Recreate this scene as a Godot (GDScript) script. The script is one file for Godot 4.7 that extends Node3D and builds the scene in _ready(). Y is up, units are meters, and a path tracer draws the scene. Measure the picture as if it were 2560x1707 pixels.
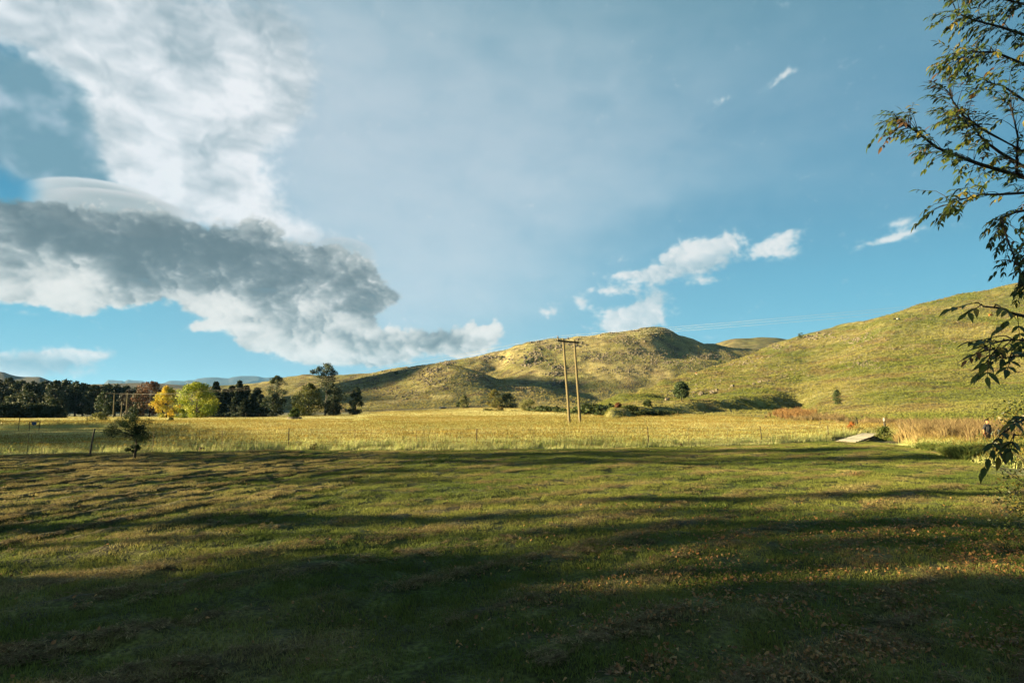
extends Node3D
# Late light over a mown lawn, a dry meadow and grassy hills. Units are metres, the camera looks along -z.

func _ready() -> void:
	# ---- camera
	var cam := Camera3D.new()
	cam.name = "camera"
	cam.position = EYE
	cam.rotation.x = PITCH
	cam.fov = rad_to_deg(2.0 * atan(853.5 / LENS))
	cam.near = 0.1
	cam.far = 60000.0
	cam.current = true
	add_child(cam)
	# ---- sky, exposure, haze
	var env := Environment.new()
	env.background_mode = Environment.BG_SKY
	var material := PanoramaSkyMaterial.new()
	material.panorama = ImageTexture.create_from_image(make_sky())
	var sky := Sky.new()
	sky.sky_material = material
	env.sky = sky
	env.background_energy_multiplier = 1.0 / EXPOSURE
	env.tonemap_mode = Environment.TONE_MAPPER_LINEAR
	env.tonemap_exposure = EXPOSURE
	env.sdfgi_enabled = true
	env.ssao_enabled = true
	env.ssil_enabled = true
	env.fog_enabled = HAZE > 0.0
	env.fog_density = HAZE
	env.fog_light_color = Color(0.46, 0.68, 0.90)
	var world := WorldEnvironment.new()
	world.name = "world"
	world.environment = env
	add_child(world)
	# ---- the low sun, off to the side
	var sun := DirectionalLight3D.new()
	sun.name = "sun"
	sun.light_energy = 1.6
	sun.light_color = Color(1.0, 0.915, 0.70)
	sun.light_angular_distance = 0.8
	sun.shadow_enabled = true
	sun.basis = Basis.looking_at(-SUN)
	add_child(sun)
	# ---- the land
	rng.seed = 7
	make_materials()
	make_ground()
	make_hills()
	print("land ", Time.get_ticks_msec())
	make_grass()
	make_rocks()
	make_trees()
	make_fences()
	make_bridge()
	make_power_line()
	make_small_buildings()
	make_person()
	make_cattle()
	make_weeds()
	make_fallen_leaves()
	make_near_tree()
	print("done ", Time.get_ticks_msec())

const EXPOSURE := 5.6
const HAZE := 0.000026
const SUN_HIGH := 0.205                                    # just under 12 degrees
const SUN_BEHIND := 0.12
var SUN := Vector3(-cos(SUN_HIGH) * cos(SUN_BEHIND), sin(SUN_HIGH), cos(SUN_HIGH) * sin(SUN_BEHIND))

# ---------------------------------------------------------------- sky
const LENS := 1500.0                      # focal length of the photograph in its own pixels
const PITCH := 0.10066                    # the camera looks up by this many radians
const EYE := Vector3(0, 2.8, 0)

func ray(px: float, py: float) -> Vector3:          # direction of a photograph pixel, scaled to a depth of one metre
	var x := (px - 1280.0) / LENS
	var y := (853.5 - py) / LENS
	var up := y * cos(PITCH) + sin(PITCH)
	var deep := cos(PITCH) - y * sin(PITCH)
	return Vector3(x / deep, up / deep, -1.0)

func sky_at(px: float, py: float) -> Vector2:       # azimuth and elevation in degrees
	var r := ray(px, py)
	return Vector2(rad_to_deg(atan2(r.x, -r.z)), rad_to_deg(atan2(r.y, Vector2(r.x, r.z).length())))

const SKY_W := 4096
const SKY_DEG := 4096.0 / 360.0
const WIN_A0 := -54.0                     # the part of the sky that is worked out finely, in degrees
const WIN_A1 := 54.0
const WIN_E0 := -2.0
const WIN_E1 := 44.0
var win_w := int((WIN_A1 - WIN_A0) * SKY_DEG)
var win_h := int((WIN_E1 - WIN_E0) * SKY_DEG)

func field() -> PackedFloat32Array:
	var f := PackedFloat32Array()
	f.resize(win_w * win_h)
	return f

func splat(f: PackedFloat32Array, px: float, py: float, rx: float, ry: float, weight: float, turn := 0.0, power := 1.0) -> void:
	var c := sky_at(px, py)
	var ax := rx / 26.2
	var ay := ry / 26.2
	var reach := maxf(ax, ay) * 2.1
	var co := cos(deg_to_rad(turn))
	var si := sin(deg_to_rad(turn))
	var i0 := maxi(0, int((c.x - reach - WIN_A0) * SKY_DEG))
	var i1 := mini(win_w - 1, int((c.x + reach - WIN_A0) * SKY_DEG))
	var j0 := maxi(0, int((WIN_E1 - c.y - reach) * SKY_DEG))
	var j1 := mini(win_h - 1, int((WIN_E1 - c.y + reach) * SKY_DEG))
	for j in range(j0, j1 + 1):
		var dy := WIN_E1 - j / SKY_DEG - c.y
		for i in range(i0, i1 + 1):
			var dx := i / SKY_DEG + WIN_A0 - c.x
			var a := (dx * co + dy * si) / ax
			var b := (dy * co - dx * si) / ay
			var q := a * a + b * b
			if q < 4.4:
				f[j * win_w + i] += weight * exp(-pow(q, power))

func puff(f: PackedFloat32Array, px: float, py: float, rx: float, ry: float) -> void:      # a cauliflower of overlapping balls
	var c := sky_at(px, py)
	for k in 46:
		var a := rng.randf() * TAU
		var q := sqrt(rng.randf()) * (0.75 if k < 12 else 1.02)
		var ball := minf(rx, ry) / 26.2 * (rng.randf_range(0.35, 0.6) if k < 12 else rng.randf_range(0.10, 0.30))
		var cx := c.x + cos(a) * q * rx / 26.2
		var cy := c.y + sin(a) * q * ry / 26.2
		var lift := (1.0 - q * q) * minf(rx, ry) / 26.2 * 0.7
		var i0 := maxi(0, int((cx - ball - WIN_A0) * SKY_DEG))
		var i1 := mini(win_w - 1, int((cx + ball - WIN_A0) * SKY_DEG) + 1)
		var j0 := maxi(0, int((WIN_E1 - cy - ball) * SKY_DEG))
		var j1 := mini(win_h - 1, int((WIN_E1 - cy + ball) * SKY_DEG) + 1)
		for j in range(j0, j1 + 1):
			var dy := WIN_E1 - j / SKY_DEG - cy
			for i in range(i0, i1 + 1):
				var dx := i / SKY_DEG + WIN_A0 - cx
				var h := ball * ball - dx * dx - dy * dy
				if h > 0.0:
					f[j * win_w + i] = maxf(f[j * win_w + i], lift + sqrt(h))

func noise(kind_seed: int, frequency: float, octaves := 5, ridged := false) -> FastNoiseLite:
	var n := FastNoiseLite.new()
	n.seed = kind_seed
	n.noise_type = FastNoiseLite.TYPE_SIMPLEX_SMOOTH
	n.frequency = frequency
	n.fractal_octaves = octaves
	n.fractal_type = FastNoiseLite.FRACTAL_RIDGED if ridged else FastNoiseLite.FRACTAL_FBM
	n.fractal_gain = 0.5
	return n

func rgb(r: float, g: float, b: float) -> Vector3:
	return Vector3(r, g, b) / 255.0

func clear_sky(el: float) -> Vector3:               # the blue between the clouds, by elevation
	var stops := [[-2.0, rgb(163, 211, 225)], [1.5, rgb(152, 208, 225)], [6.0, rgb(124, 194, 218)], [11.0, rgb(100, 175, 206)], [17.0, rgb(66, 142, 180)], [24.0, rgb(60, 126, 162)], [34.0, rgb(78, 130, 152)], [60.0, rgb(48, 98, 126)], [90.0, rgb(44, 92, 120)]]
	for k in stops.size() - 1:
		if el <= stops[k + 1][0]:
			var t: float = clampf((el - stops[k][0]) / (stops[k + 1][0] - stops[k][0]), 0, 1)
			return (stops[k][1] as Vector3).lerp(stops[k + 1][1], t)
	return stops[-1][1]

func make_sky() -> Image:
	var blue: Array[Vector3] = []
	for k in 1024:
		blue.append(clear_sky(k / 1023.0 * 92.0 - 2.0))
	# the whole sky, coarsely: blue, a thin veil and drifting cloud
	var cw := 720
	var ch := 360
	var coarse := Image.create(cw, ch, false, Image.FORMAT_RGB8)
	var n0 := noise(5, 0.9, 5)
	var n1 := noise(9, 2.2, 4)
	for j in ch:
		var el := 90.0 - (j + 0.5) * 180.0 / ch
		var e := maxf(el, -2.0)
		for i in cw:
			var az := (i + 0.5) * 360.0 / cw - 180.0
			var d := Vector3(sin(deg_to_rad(az)) * cos(deg_to_rad(e)), sin(deg_to_rad(e)), -cos(deg_to_rad(az)) * cos(deg_to_rad(e)))
			var c := blue[int((e + 2.0) / 92.0 * 1023.0)]
			var p := d * Vector3(1, 2.6, 1)
			var veil := clampf(0.45 + 0.5 * n0.get_noise_3dv(p), 0, 0.85) * smoothstep(-2.0, 8.0, e)
			c = c.lerp(rgb(172, 194, 206), veil)
			var cloud := smoothstep(0.05, 0.5, n0.get_noise_3dv(p * 1.7 + Vector3(4, 1, 2)) + 0.5 * n1.get_noise_3dv(p)) * smoothstep(3.0, 12.0, e)
			c = c.lerp(rgb(205, 212, 216).lerp(rgb(140, 158, 166), smoothstep(0.0, 0.6, n1.get_noise_3dv(p * 1.3))), cloud * 0.8)
			coarse.set_pixel(i, j, Color(c.x, c.y, c.z))
	coarse.resize(SKY_W, SKY_W / 2, Image.INTERPOLATE_CUBIC)
	# the part with the clouds of the photograph
	var veil := field()
	var white := field()
	var grey := field()
	var heap := field()
	var shade := field()
	var puffs := field()
	var puff_shade := field()
	for s in [[1000, 250, 540, 460, 0.5], [780, 260, 220, 330, 0.26], [1000, 520, 380, 240, 0.18], [1150, 620, 420, 300, 0.5], [1480, 230, 480, 360, 0.38], [1900, 360, 520, 280, 0.2], [2300, 120, 420, 260, 0.2], [2300, 480, 300, 120, 0.14], [760, 450, 220, 260, 0.3], [1000, 760, 330, 150, 0.4], [600, 60, 500, 200, 0.3], [1500, 470, 300, 70, 0.15]]:
		splat(veil, s[0], s[1], s[2], s[3], s[4])
	for s in [[60, 60, 190, 60, 0.95], [270, 120, 130, 45, 0.9], [360, 60, 260, 90, 0.75], [560, 60, 200, 110, 0.7], [690, 150, 90, 110, 0.75], [470, 190, 190, 90, 0.9], [345, 190, 80, 60, 1.0, -35], [330, 260, 70, 50, 1.0], [400, 300, 110, 80, 1.0], [345, 335, 70, 55, 0.9], [560, 300, 150, 90, 0.9], [640, 230, 100, 70, 0.8], [430, 400, 120, 90, 1.0], [340, 420, 55, 50, 0.8], [540, 440, 120, 90, 0.9], [690, 240, 60, 45, 0.5], [640, 530, 160, 60, 0.6, -18], [520, 520, 120, 60, 0.8], [820, 600, 110, 30, 0.5, -10], [760, 585, 90, 25, 0.4]]:
		splat(white, s[0], s[1], s[2], s[3], s[4], s[5] if s.size() > 5 else 0)
	for s in [[60, 220, 140, 110, 0.75], [160, 340, 130, 100, 0.9], [220, 250, 80, 120, 0.7], [240, 420, 80, 50, 0.8], [130, 400, 90, 40, 0.5], [40, 330, 90, 60, 0.5]]:
		splat(grey, s[0], s[1], s[2], s[3], s[4])
	var tops := field()                   # how far the billows bulge towards the viewer, in degrees
	rng.seed = 19
	for s in [[-60, 590, 150, 78, 1.2], [60, 592, 125, 64, 1.25], [190, 606, 115, 66, 1.25], [330, 624, 120, 72, 1.3], [400, 585, 70, 50, 0.9], [470, 655, 120, 70, 1.3], [600, 665, 120, 74, 1.3], [720, 700, 120, 80, 1.4], [830, 720, 110, 70, 1.3], [920, 735, 60, 50, 1.1], [985, 745, 28, 20, 0.9], [820, 640, 80, 40, 0.6], [880, 670, 60, 40, 0.6], [640, 570, 70, 40, 0.8], [60, 690, 90, 50, 1.0], [10, 725, 40, 25, 0.9], [165, 745, 62, 34, 1.05], [235, 720, 60, 40, 0.9], [205, 775, 30, 16, 0.8], [330, 730, 50, 35, 0.8], [510, 755, 55, 34, 0.9], [560, 775, 60, 30, 1.0], [650, 800, 90, 50, 1.2], [720, 840, 100, 50, 1.2], [640, 850, 50, 26, 1.0], [780, 890, 80, 26, 0.9], [860, 810, 80, 50, 1.1], [880, 860, 90, 40, 1.0], [960, 870, 90, 36, 1.0], [1040, 850, 80, 38, 0.9], [1120, 850, 70, 36, 0.8], [1215, 830, 65, 42, 1.1], [1170, 875, 70, 30, 0.9], [925, 905, 120, 22, 0.8], [340, 695, 100, 40, 0.7], [640, 725, 110, 40, 0.7], [800, 760, 90, 40, 0.6], [515, 816, 26, 14, 1.0], [485, 820, 12, 10, 0.8]]:
		splat(heap, s[0], s[1], s[2], s[3], s[4])
		puff(tops, s[0], s[1], s[2], s[3])
	# where the heap is lit (plus) and where it is thick and dark (minus)
	for s in [[80, 560, 130, 55, -0.5], [330, 600, 150, 65, -0.55], [300, 660, 120, 40, -0.2], [520, 600, 150, 55, -0.55], [640, 650, 130, 70, -0.45], [800, 680, 100, 40, -0.3], [880, 735, 70, 45, -0.28], [950, 740, 50, 35, -0.34], [440, 700, 110, 35, -0.3], [820, 780, 90, 22, -0.3], [700, 745, 90, 30, -0.25], [930, 855, 110, 26, -0.35], [1080, 860, 60, 22, -0.2], [170, 745, 70, 45, 0.55], [60, 700, 90, 40, 0.15], [10, 725, 50, 30, 0.4], [235, 700, 60, 35, 0.35], [150, 610, 70, 40, 0.15], [500, 745, 70, 28, 0.5], [560, 770, 80, 22, 0.45], [640, 800, 80, 28, 0.3], [650, 845, 90, 30, 0.6], [760, 885, 100, 24, 0.6], [860, 880, 80, 26, 0.45], [1020, 870, 60, 22, 0.4], [420, 520, 120, 22, 0.3], [620, 600, 90, 18, 0.25], [790, 760, 60, 18, 0.4, 12], [860, 790, 70, 18, 0.35], [890, 820, 60, 24, 0.3], [1215, 820, 70, 36, 0.55], [1000, 840, 70, 20, 0.3], [515, 812, 40, 20, 0.6], [740, 600, 60, 30, 0.3], [640, 560, 60, 20, 0.2]]:
		splat(shade, s[0], s[1], s[2], s[3], s[4], s[5] if s.size() > 5 else 0)
	for s in [[1577, 790, 75, 36, 1.2], [1545, 815, 60, 22, 0.9], [1620, 770, 40, 26, 0.8, 30], [1640, 800, 26, 18, 0.7], [1535, 722, 62, 15, 1.0], [1610, 690, 60, 14, 0.8, -6], [1640, 680, 36, 13, 0.9], [1560, 688, 50, 10, 0.6], [1700, 655, 75, 30, 1.0, 12], [1770, 650, 80, 34, 1.1, 10], [1822, 605, 40, 24, 1.0, 25], [1730, 620, 50, 22, 0.8], [1680, 640, 40, 14, 0.6], [1770, 702, 48, 9, 0.7, 6], [1955, 600, 58, 22, 0.95, 24], [1930, 625, 45, 16, 0.7], [2000, 625, 40, 18, 0.5], [2100, 590, 14, 8, 0.5], [1371, 781, 27, 15, 1.0], [1457, 757, 20, 13, 0.8], [1450, 750, 10, 10, 0.5], [2205, 602, 62, 11, 0.95, 14], [2270, 585, 40, 6, 0.5, 10], [2266, 550, 32, 13, 1.1, 10], [2290, 603, 26, 7, 0.5, 8], [1945, 196, 42, 13, 0.75, 28], [1975, 180, 26, 10, 0.5, 10], [1795, 252, 30, 9, 0.7, 14], [1640, 730, 70, 36, 0.3], [110, 902, 110, 26, 0.8], [185, 892, 62, 13, 0.9, 8], [215, 888, 60, 8, 0.7, 6], [45, 925, 90, 24, 0.8], [150, 876, 26, 6, 0.7], [90, 785, 60, 6, 0.35], [20, 775, 60, 8, 0.3], [540, 690, 60, 9, 0.3], [1780, 842, 30, 9, 0.4]]:
		splat(puffs, s[0], s[1], s[2], s[3], s[4], s[5] if s.size() > 5 else 0)
		if s[3] > 12 and s[1] > 500:
			puff(tops, s[0], s[1], s[2], s[3])
	for s in [[1750, 672, 90, 24, -0.5], [1577, 815, 70, 12, -0.2], [1640, 735, 60, 30, -0.4], [90, 915, 110, 20, -0.6], [60, 900, 90, 12, -0.2], [1975, 640, 50, 12, -0.25], [200, 885, 60, 12, 0.2]]:
		splat(puff_shade, s[0], s[1], s[2], s[3], s[4])
	var soft := noise(21, 0.055, 4)
	var fine := noise(23, 0.16, 6)
	var curl := noise(27, 0.07, 6)
	var billow := noise(31, 0.085, 5, true)
	var streak := noise(29, 0.045, 5)
	var caps := [[255, 497, 140, 36, 230], [300, 520, 150, 34, 214], [860, 640, 90, 44, 205]]
	var cap_c: Array[Vector2] = []
	for k in caps:
		cap_c.append(sky_at(k[0], k[1]))
	var x0 := int((WIN_A0 + 180.0) * SKY_DEG)
	var y0 := int((90.0 - WIN_E1) * SKY_DEG)
	for j in win_h:
		var el := WIN_E1 - (j + 0.5) / SKY_DEG
		for i in win_w:
			var az := (i + 0.5) / SKY_DEG + WIN_A0
			var k := j * win_w + i
			var near := smoothstep(WIN_A0, WIN_A0 + 9.0, az) * smoothstep(WIN_A1, WIN_A1 - 9.0, az) * smoothstep(WIN_E1, WIN_E1 - 6.0, el)
			if near <= 0.0:
				continue
			# a gentle warp keeps the drawn outlines from looking drawn
			var s := soft.get_noise_2d(az * 3.0, el * 3.0)
			var f := fine.get_noise_2d(az * 3.0 + s * 6.0, el * 4.2)
			var r := curl.get_noise_2d(az * 2.0 + s * 3.0, el * 3.2)
			var bl := -billow.get_noise_2d(az * 2.0 + f * 1.5, el * 3.0 + s * 3.0)
			var w := streak.get_noise_2d(az * 2.0 - el * 1.2 + s * 5.0, el * 6.0 + az * 0.8)
			var g2 := fine.get_noise_2d(az * 8.0 + f * 3.0 + 40.0, el * 11.0 + s * 5.0)
			var c := blue[int((maxf(el, -2.0) + 2.0) / 92.0 * 1023.0)]
			var v := 0.94 * (1.0 - exp(-veil[k] * (1.75 + 0.14 * r + 0.10 * w + 0.05 * f)))
			c = c.lerp(rgb(150, 184, 202).lerp(rgb(208, 218, 226), smoothstep(0.25, 0.95, v + 0.06 * r + 0.05 * w)), v)
			var g := smoothstep(0.3, 0.95, grey[k] + 0.3 * s + 0.18 * f)
			if g > 0.0:
				c = c.lerp(rgb(122, 160, 176).lerp(rgb(196, 210, 222), smoothstep(-0.3, 0.4, s + 0.35 * (28.0 - el * 1.5) / 20.0 - 0.2)), g * 0.88)
			var m := smoothstep(0.34, 1.15, white[k] + 0.24 * f + 0.22 * s + 0.16 * w + 0.10 * g2)
			if m > 0.0:
				var t := clampf(0.84 + 0.42 * w + 0.22 * f + 0.5 * r + 0.10 * bl - smoothstep(23.0, 33.0, el) * 0.42, 0, 1)
				c = c.lerp(rgb(150, 172, 182).lerp(rgb(240, 243, 246), t), m * 0.94)
			for n in cap_c.size():
				var dx: float = (az - cap_c[n].x) / (caps[n][2] / 26.2)
				var dy: float = (el - cap_c[n].y + dx * dx * 0.35) / (caps[n][3] / 26.2)
				var q: float = dx * dx + dy * dy * (1.0 if dy > 0 else 0.35)
				if q < 1.1:
					var a := smoothstep(1.04, 0.9, q + 0.03 * s) * smoothstep(1.0, 0.6, absf(dx))
					var band := 0.5 + 0.5 * sin(dy * 7.0 + s * 2.0)
					c = c.lerp(rgb(165, 182, 186).lerp(rgb(1, 1, 1) * float(caps[n][4]) + rgb(0, 4, 6), clampf(smoothstep(0.1, 0.95, q) * 0.75 + 0.25 * band, 0, 1)), a * (0.9 if n < 2 else 0.5))
			# the billows, looked up through a small warp so that the balls tear
			var ki := clampi(i + int(f * 14.0 + s * 8.0), 2, win_w - 3)
			var kj := clampi(j + int(r * 12.0 + f * 11.0), 2, win_h - 3)
			var kb := kj * win_w + ki
			var bulge := tops[kb]
			var slope := clampf((tops[kb + 2] - tops[kb - 2]) * 0.9 - (tops[kb + 2 * win_w] - tops[kb - 2 * win_w]) * 0.5, -0.55, 0.55)
			var h := smoothstep(0.46, 0.80, 0.62 * heap[k] + 0.16 * minf(bulge, 1.6) + 0.28 * f + 0.16 * s + 0.08 * bl + 0.16 * g2)
			if h > 0.0:
				var edge := 1.0 - smoothstep(0.6, 1.3, heap[k] + 0.25 * f)
				var t := 1.0 / (1.0 + exp(-5.2 * (0.05 + 0.66 * shade[k] + 0.22 * slope + 0.26 * f + 0.30 * s + 0.26 * r + 0.12 * bl + 0.22 * edge + 0.10 * g2)))
				var lit := rgb(100, 120, 128).lerp(rgb(166, 178, 180), minf(t * 2.0, 1.0)).lerp(rgb(242, 241, 236), maxf(t * 2.0 - 1.0, 0.0))
				c = c.lerp(lit, h * 0.97)
			var p := smoothstep(0.26, 1.0, 0.85 * puffs[k] + 0.14 * minf(bulge, 0.8) + 0.46 * f + 0.25 * s + 0.30 * g2)
			if p > 0.0:
				var t := clampf(0.84 + puff_shade[k] + 0.30 * slope + 0.28 * f + 0.2 * s, 0, 1)
				c = c.lerp(rgb(142, 176, 190).lerp(rgb(238, 238, 236), t), p * 0.92)
			if near < 1.0:
				var o := coarse.get_pixel(x0 + i, y0 + j)
				c = Vector3(o.r, o.g, o.b).lerp(c, near)
			coarse.set_pixel(x0 + i, y0 + j, Color(c.x, c.y, c.z))
	var turned := Image.create(SKY_W, SKY_W / 2, false, Image.FORMAT_RGB8)      # a panorama begins straight ahead
	turned.blit_rect(coarse, Rect2i(SKY_W / 2, 0, SKY_W / 2, SKY_W / 2), Vector2i.ZERO)
	turned.blit_rect(coarse, Rect2i(0, 0, SKY_W / 2, SKY_W / 2), Vector2i(SKY_W / 2, 0))
	return turned
# ---------------------------------------------------------------- mesh tools
class Maker:
	var v := PackedVector3Array()
	var n := PackedVector3Array()
	var c := PackedColorArray()
	func tri(a: Vector3, b: Vector3, d: Vector3, col: Color, nn := Vector3.ZERO) -> void:      # a, b, d run clockwise seen from outside
		if nn == Vector3.ZERO:
			nn = (d - a).cross(b - a).normalized()
		v.append(a); v.append(b); v.append(d)
		n.append(nn); n.append(nn); n.append(nn)
		c.append(col); c.append(col); c.append(col)
	func quad(a: Vector3, b: Vector3, d: Vector3, e: Vector3, col: Color, nn := Vector3.ZERO) -> void:
		tri(a, b, d, col, nn)
		tri(a, d, e, col, nn)
	func tube(points: Array, radii: Array, sides: int, col: Color, cap := true) -> void:
		var rings := []
		var side := Vector3.RIGHT
		for k in points.size():
			var along: Vector3 = (points[mini(k + 1, points.size() - 1)] - points[maxi(k - 1, 0)]).normalized()
			if absf(along.dot(side)) > 0.9:
				side = Vector3.FORWARD
			var x := along.cross(side).cross(along).normalized()
			var y := along.cross(x)
			var ring := []
			for s in sides:
				var a := TAU * s / sides
				ring.append([points[k] + (x * cos(a) + y * sin(a)) * radii[k], x * cos(a) + y * sin(a)])
			rings.append(ring)
		for k in rings.size() - 1:
			for s in sides:
				var t := (s + 1) % sides
				for q in [[k, s], [k + 1, s], [k + 1, t], [k, s], [k + 1, t], [k, t]]:
					v.append(rings[q[0]][q[1]][0]); n.append(rings[q[0]][q[1]][1]); c.append(col)
		if cap:
			for s in range(1, sides - 1):
				tri(rings[-1][0][0], rings[-1][s + 1][0], rings[-1][s][0], col)
				tri(rings[0][0][0], rings[0][s][0], rings[0][s + 1][0], col)
	func box(at: Vector3, size: Vector3, col: Color, turn := Basis.IDENTITY, bevel := 0.0) -> void:
		var h := size * 0.5
		var b := minf(bevel, minf(h.x, minf(h.y, h.z)) * 0.9)
		if b <= 0.0:
			for ax in 3:
				for sg in [-1.0, 1.0]:
					var u := Vector3.ZERO; u[(ax + 1) % 3] = h[(ax + 1) % 3]
					var w := Vector3.ZERO; w[(ax + 2) % 3] = h[(ax + 2) % 3]
					var m := Vector3.ZERO; m[ax] = sg * h[ax]
					var nn := Vector3.ZERO; nn[ax] = sg
					quad(at + turn * (m - u - w), at + turn * (m + u - w), at + turn * (m + u + w), at + turn * (m - u + w), col, turn * nn)
			return
		# chamfered: six faces, twelve edge strips, eight corners
		for ax in 3:
			for sg in [-1.0, 1.0]:
				var u := Vector3.ZERO; u[(ax + 1) % 3] = h[(ax + 1) % 3] - b
				var w := Vector3.ZERO; w[(ax + 2) % 3] = h[(ax + 2) % 3] - b
				var m := Vector3.ZERO; m[ax] = sg * h[ax]
				var nn := Vector3.ZERO; nn[ax] = sg
				quad(at + turn * (m - u - w), at + turn * (m + u - w), at + turn * (m + u + w), at + turn * (m - u + w), col, turn * nn)
				for s2 in [-1.0, 1.0]:
					var a2 := (ax + 1) % 3
					var a3 := (ax + 2) % 3
					var p := Vector3.ZERO; p[ax] = sg * h[ax]; p[a2] = s2 * (h[a2] - b)
					var q := Vector3.ZERO; q[ax] = sg * (h[ax] - b); q[a2] = s2 * h[a2]
					var e := Vector3.ZERO; e[a3] = h[a3] - b
					var n2 := Vector3.ZERO; n2[ax] = sg; n2[a2] = s2
					quad(at + turn * (p - e), at + turn * (p + e), at + turn * (q + e), at + turn * (q - e), col, turn * n2.normalized())
		for sx in [-1.0, 1.0]:
			for sy in [-1.0, 1.0]:
				for sz in [-1.0, 1.0]:
					var s := Vector3(sx, sy, sz)
					tri(at + turn * (s * (h - Vector3(0, b, b))), at + turn * (s * (h - Vector3(b, 0, b))), at + turn * (s * (h - Vector3(b, b, 0))), col, turn * s.normalized())
	func leaf(at: Vector3, along: Vector3, across: Vector3, length: float, width: float, col: Color, nn := Vector3.ZERO) -> void:
		var a := along * length
		var b := across * width
		if nn == Vector3.ZERO:
			nn = along.cross(across).normalized()
		for p in [at, at + a * 0.5 + b, at + a, at, at + a, at + a * 0.5 - b]:
			v.append(p); n.append(nn); c.append(col)
	func mesh(m: Material) -> ArrayMesh:
		for k in range(0, v.size(), 3):                  # every face must run clockwise seen from the side its normal points to
			if (v[k + 2] - v[k]).cross(v[k + 1] - v[k]).dot(n[k] + n[k + 1] + n[k + 2]) < 0.0:
				var p := v[k + 1]; v[k + 1] = v[k + 2]; v[k + 2] = p
				var q := n[k + 1]; n[k + 1] = n[k + 2]; n[k + 2] = q
				var r := c[k + 1]; c[k + 1] = c[k + 2]; c[k + 2] = r
		var arrays := []
		arrays.resize(Mesh.ARRAY_MAX)
		arrays[Mesh.ARRAY_VERTEX] = v
		arrays[Mesh.ARRAY_NORMAL] = n
		arrays[Mesh.ARRAY_COLOR] = c
		var out := ArrayMesh.new()
		out.add_surface_from_arrays(Mesh.PRIMITIVE_TRIANGLES, arrays)
		out.surface_set_material(0, m)
		return out

class Bag:                                 # the copies of a MultiMesh
	var b := PackedFloat32Array()
	var count := 0
	func put(t: Transform3D, c: Color) -> void:
		var x := t.basis.x
		var y := t.basis.y
		var z := t.basis.z
		var o := t.origin
		b.append_array(PackedFloat32Array([x.x, y.x, z.x, o.x, x.y, y.y, z.y, o.y, x.z, y.z, z.z, o.z, c.r, c.g, c.b, 1.0]))
		count += 1

func scatter(called: String, bag: Bag, mesh: Mesh, label: String, category: String, parent: Node3D = self) -> void:
	if bag.count == 0:
		return
	var mm := MultiMesh.new()
	mm.transform_format = MultiMesh.TRANSFORM_3D
	mm.use_colors = true
	mm.mesh = mesh
	mm.instance_count = bag.count
	mm.buffer = bag.b
	var o := MultiMeshInstance3D.new()
	o.multimesh = mm
	o.name = called
	parent.add_child(o, true)
	o.set_meta("kind", "stuff")
	if parent == self:
		o.set_meta("label", label)
		o.set_meta("category", category)

var taken := {}
func numbered(called: String) -> String:
	var k: int = taken.get(called, 0)
	taken[called] = k + 1
	return called if k == 0 else "%s_%03d" % [called, k]

func thing(called: String, label: String, category: String, at := Vector3.ZERO, turn := 0.0, group := "") -> Node3D:
	var o := Node3D.new()
	o.name = numbered(called)
	add_child(o)
	o.position = at
	o.rotation.y = turn
	o.set_meta("label", label)
	o.set_meta("category", category)
	if group:
		o.set_meta("group", group)
	return o

func part(called: String, mesh: Mesh, parent: Node3D) -> MeshInstance3D:
	var o := MeshInstance3D.new()
	o.name = called
	o.mesh = mesh
	parent.add_child(o, true)
	return o

func solo(called: String, mesh: Mesh, label: String, category: String, at := Vector3.ZERO, group := "") -> MeshInstance3D:
	var o := MeshInstance3D.new()
	o.name = numbered(called)
	o.mesh = mesh
	add_child(o)
	o.position = at
	o.set_meta("label", label)
	o.set_meta("category", category)
	if group:
		o.set_meta("group", group)
	return o

func structure(called: String, mesh: Mesh, label: String, category: String) -> MeshInstance3D:
	var o := solo(called, mesh, label, category)
	o.set_meta("kind", "structure")
	return o

# ---------------------------------------------------------------- materials (vertex colours carry the base colours)
var M := {}

func grain(kind_seed: int, frequency: float, low: float, high: float, size := 512, tint := Color.WHITE, octaves := 5) -> ImageTexture:
	var n := noise(kind_seed, frequency, octaves)
	var src := n.get_seamless_image(size, size)
	var out := Image.create(size, size, false, Image.FORMAT_RGB8)
	var data := src.get_data()
	var bytes := PackedByteArray()
	bytes.resize(size * size * 3)
	for k in size * size:
		var t := low + (high - low) * smoothstep(0.12, 0.88, data[k] / 255.0)
		bytes[k * 3] = int(clampf(t * lerpf(1.0, tint.r, 1.0 - t), 0, 1) * 255)
		bytes[k * 3 + 1] = int(clampf(t * lerpf(1.0, tint.g, 1.0 - t), 0, 1) * 255)
		bytes[k * 3 + 2] = int(clampf(t * lerpf(1.0, tint.b, 1.0 - t), 0, 1) * 255)
	return ImageTexture.create_from_image(Image.create_from_data(size, size, false, Image.FORMAT_RGB8, bytes))

func paint(called: String, rough := 0.9, through := 0.0) -> StandardMaterial3D:
	var m := StandardMaterial3D.new()
	m.resource_name = called
	m.vertex_color_use_as_albedo = true
	m.roughness = rough
	m.metallic_specular = 0.3
	m.cull_mode = BaseMaterial3D.CULL_DISABLED
	if through > 0.0:
		m.backlight_enabled = true
		m.backlight = Color(through, through, through).linear_to_srgb()
	M[called] = m
	return m

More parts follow.
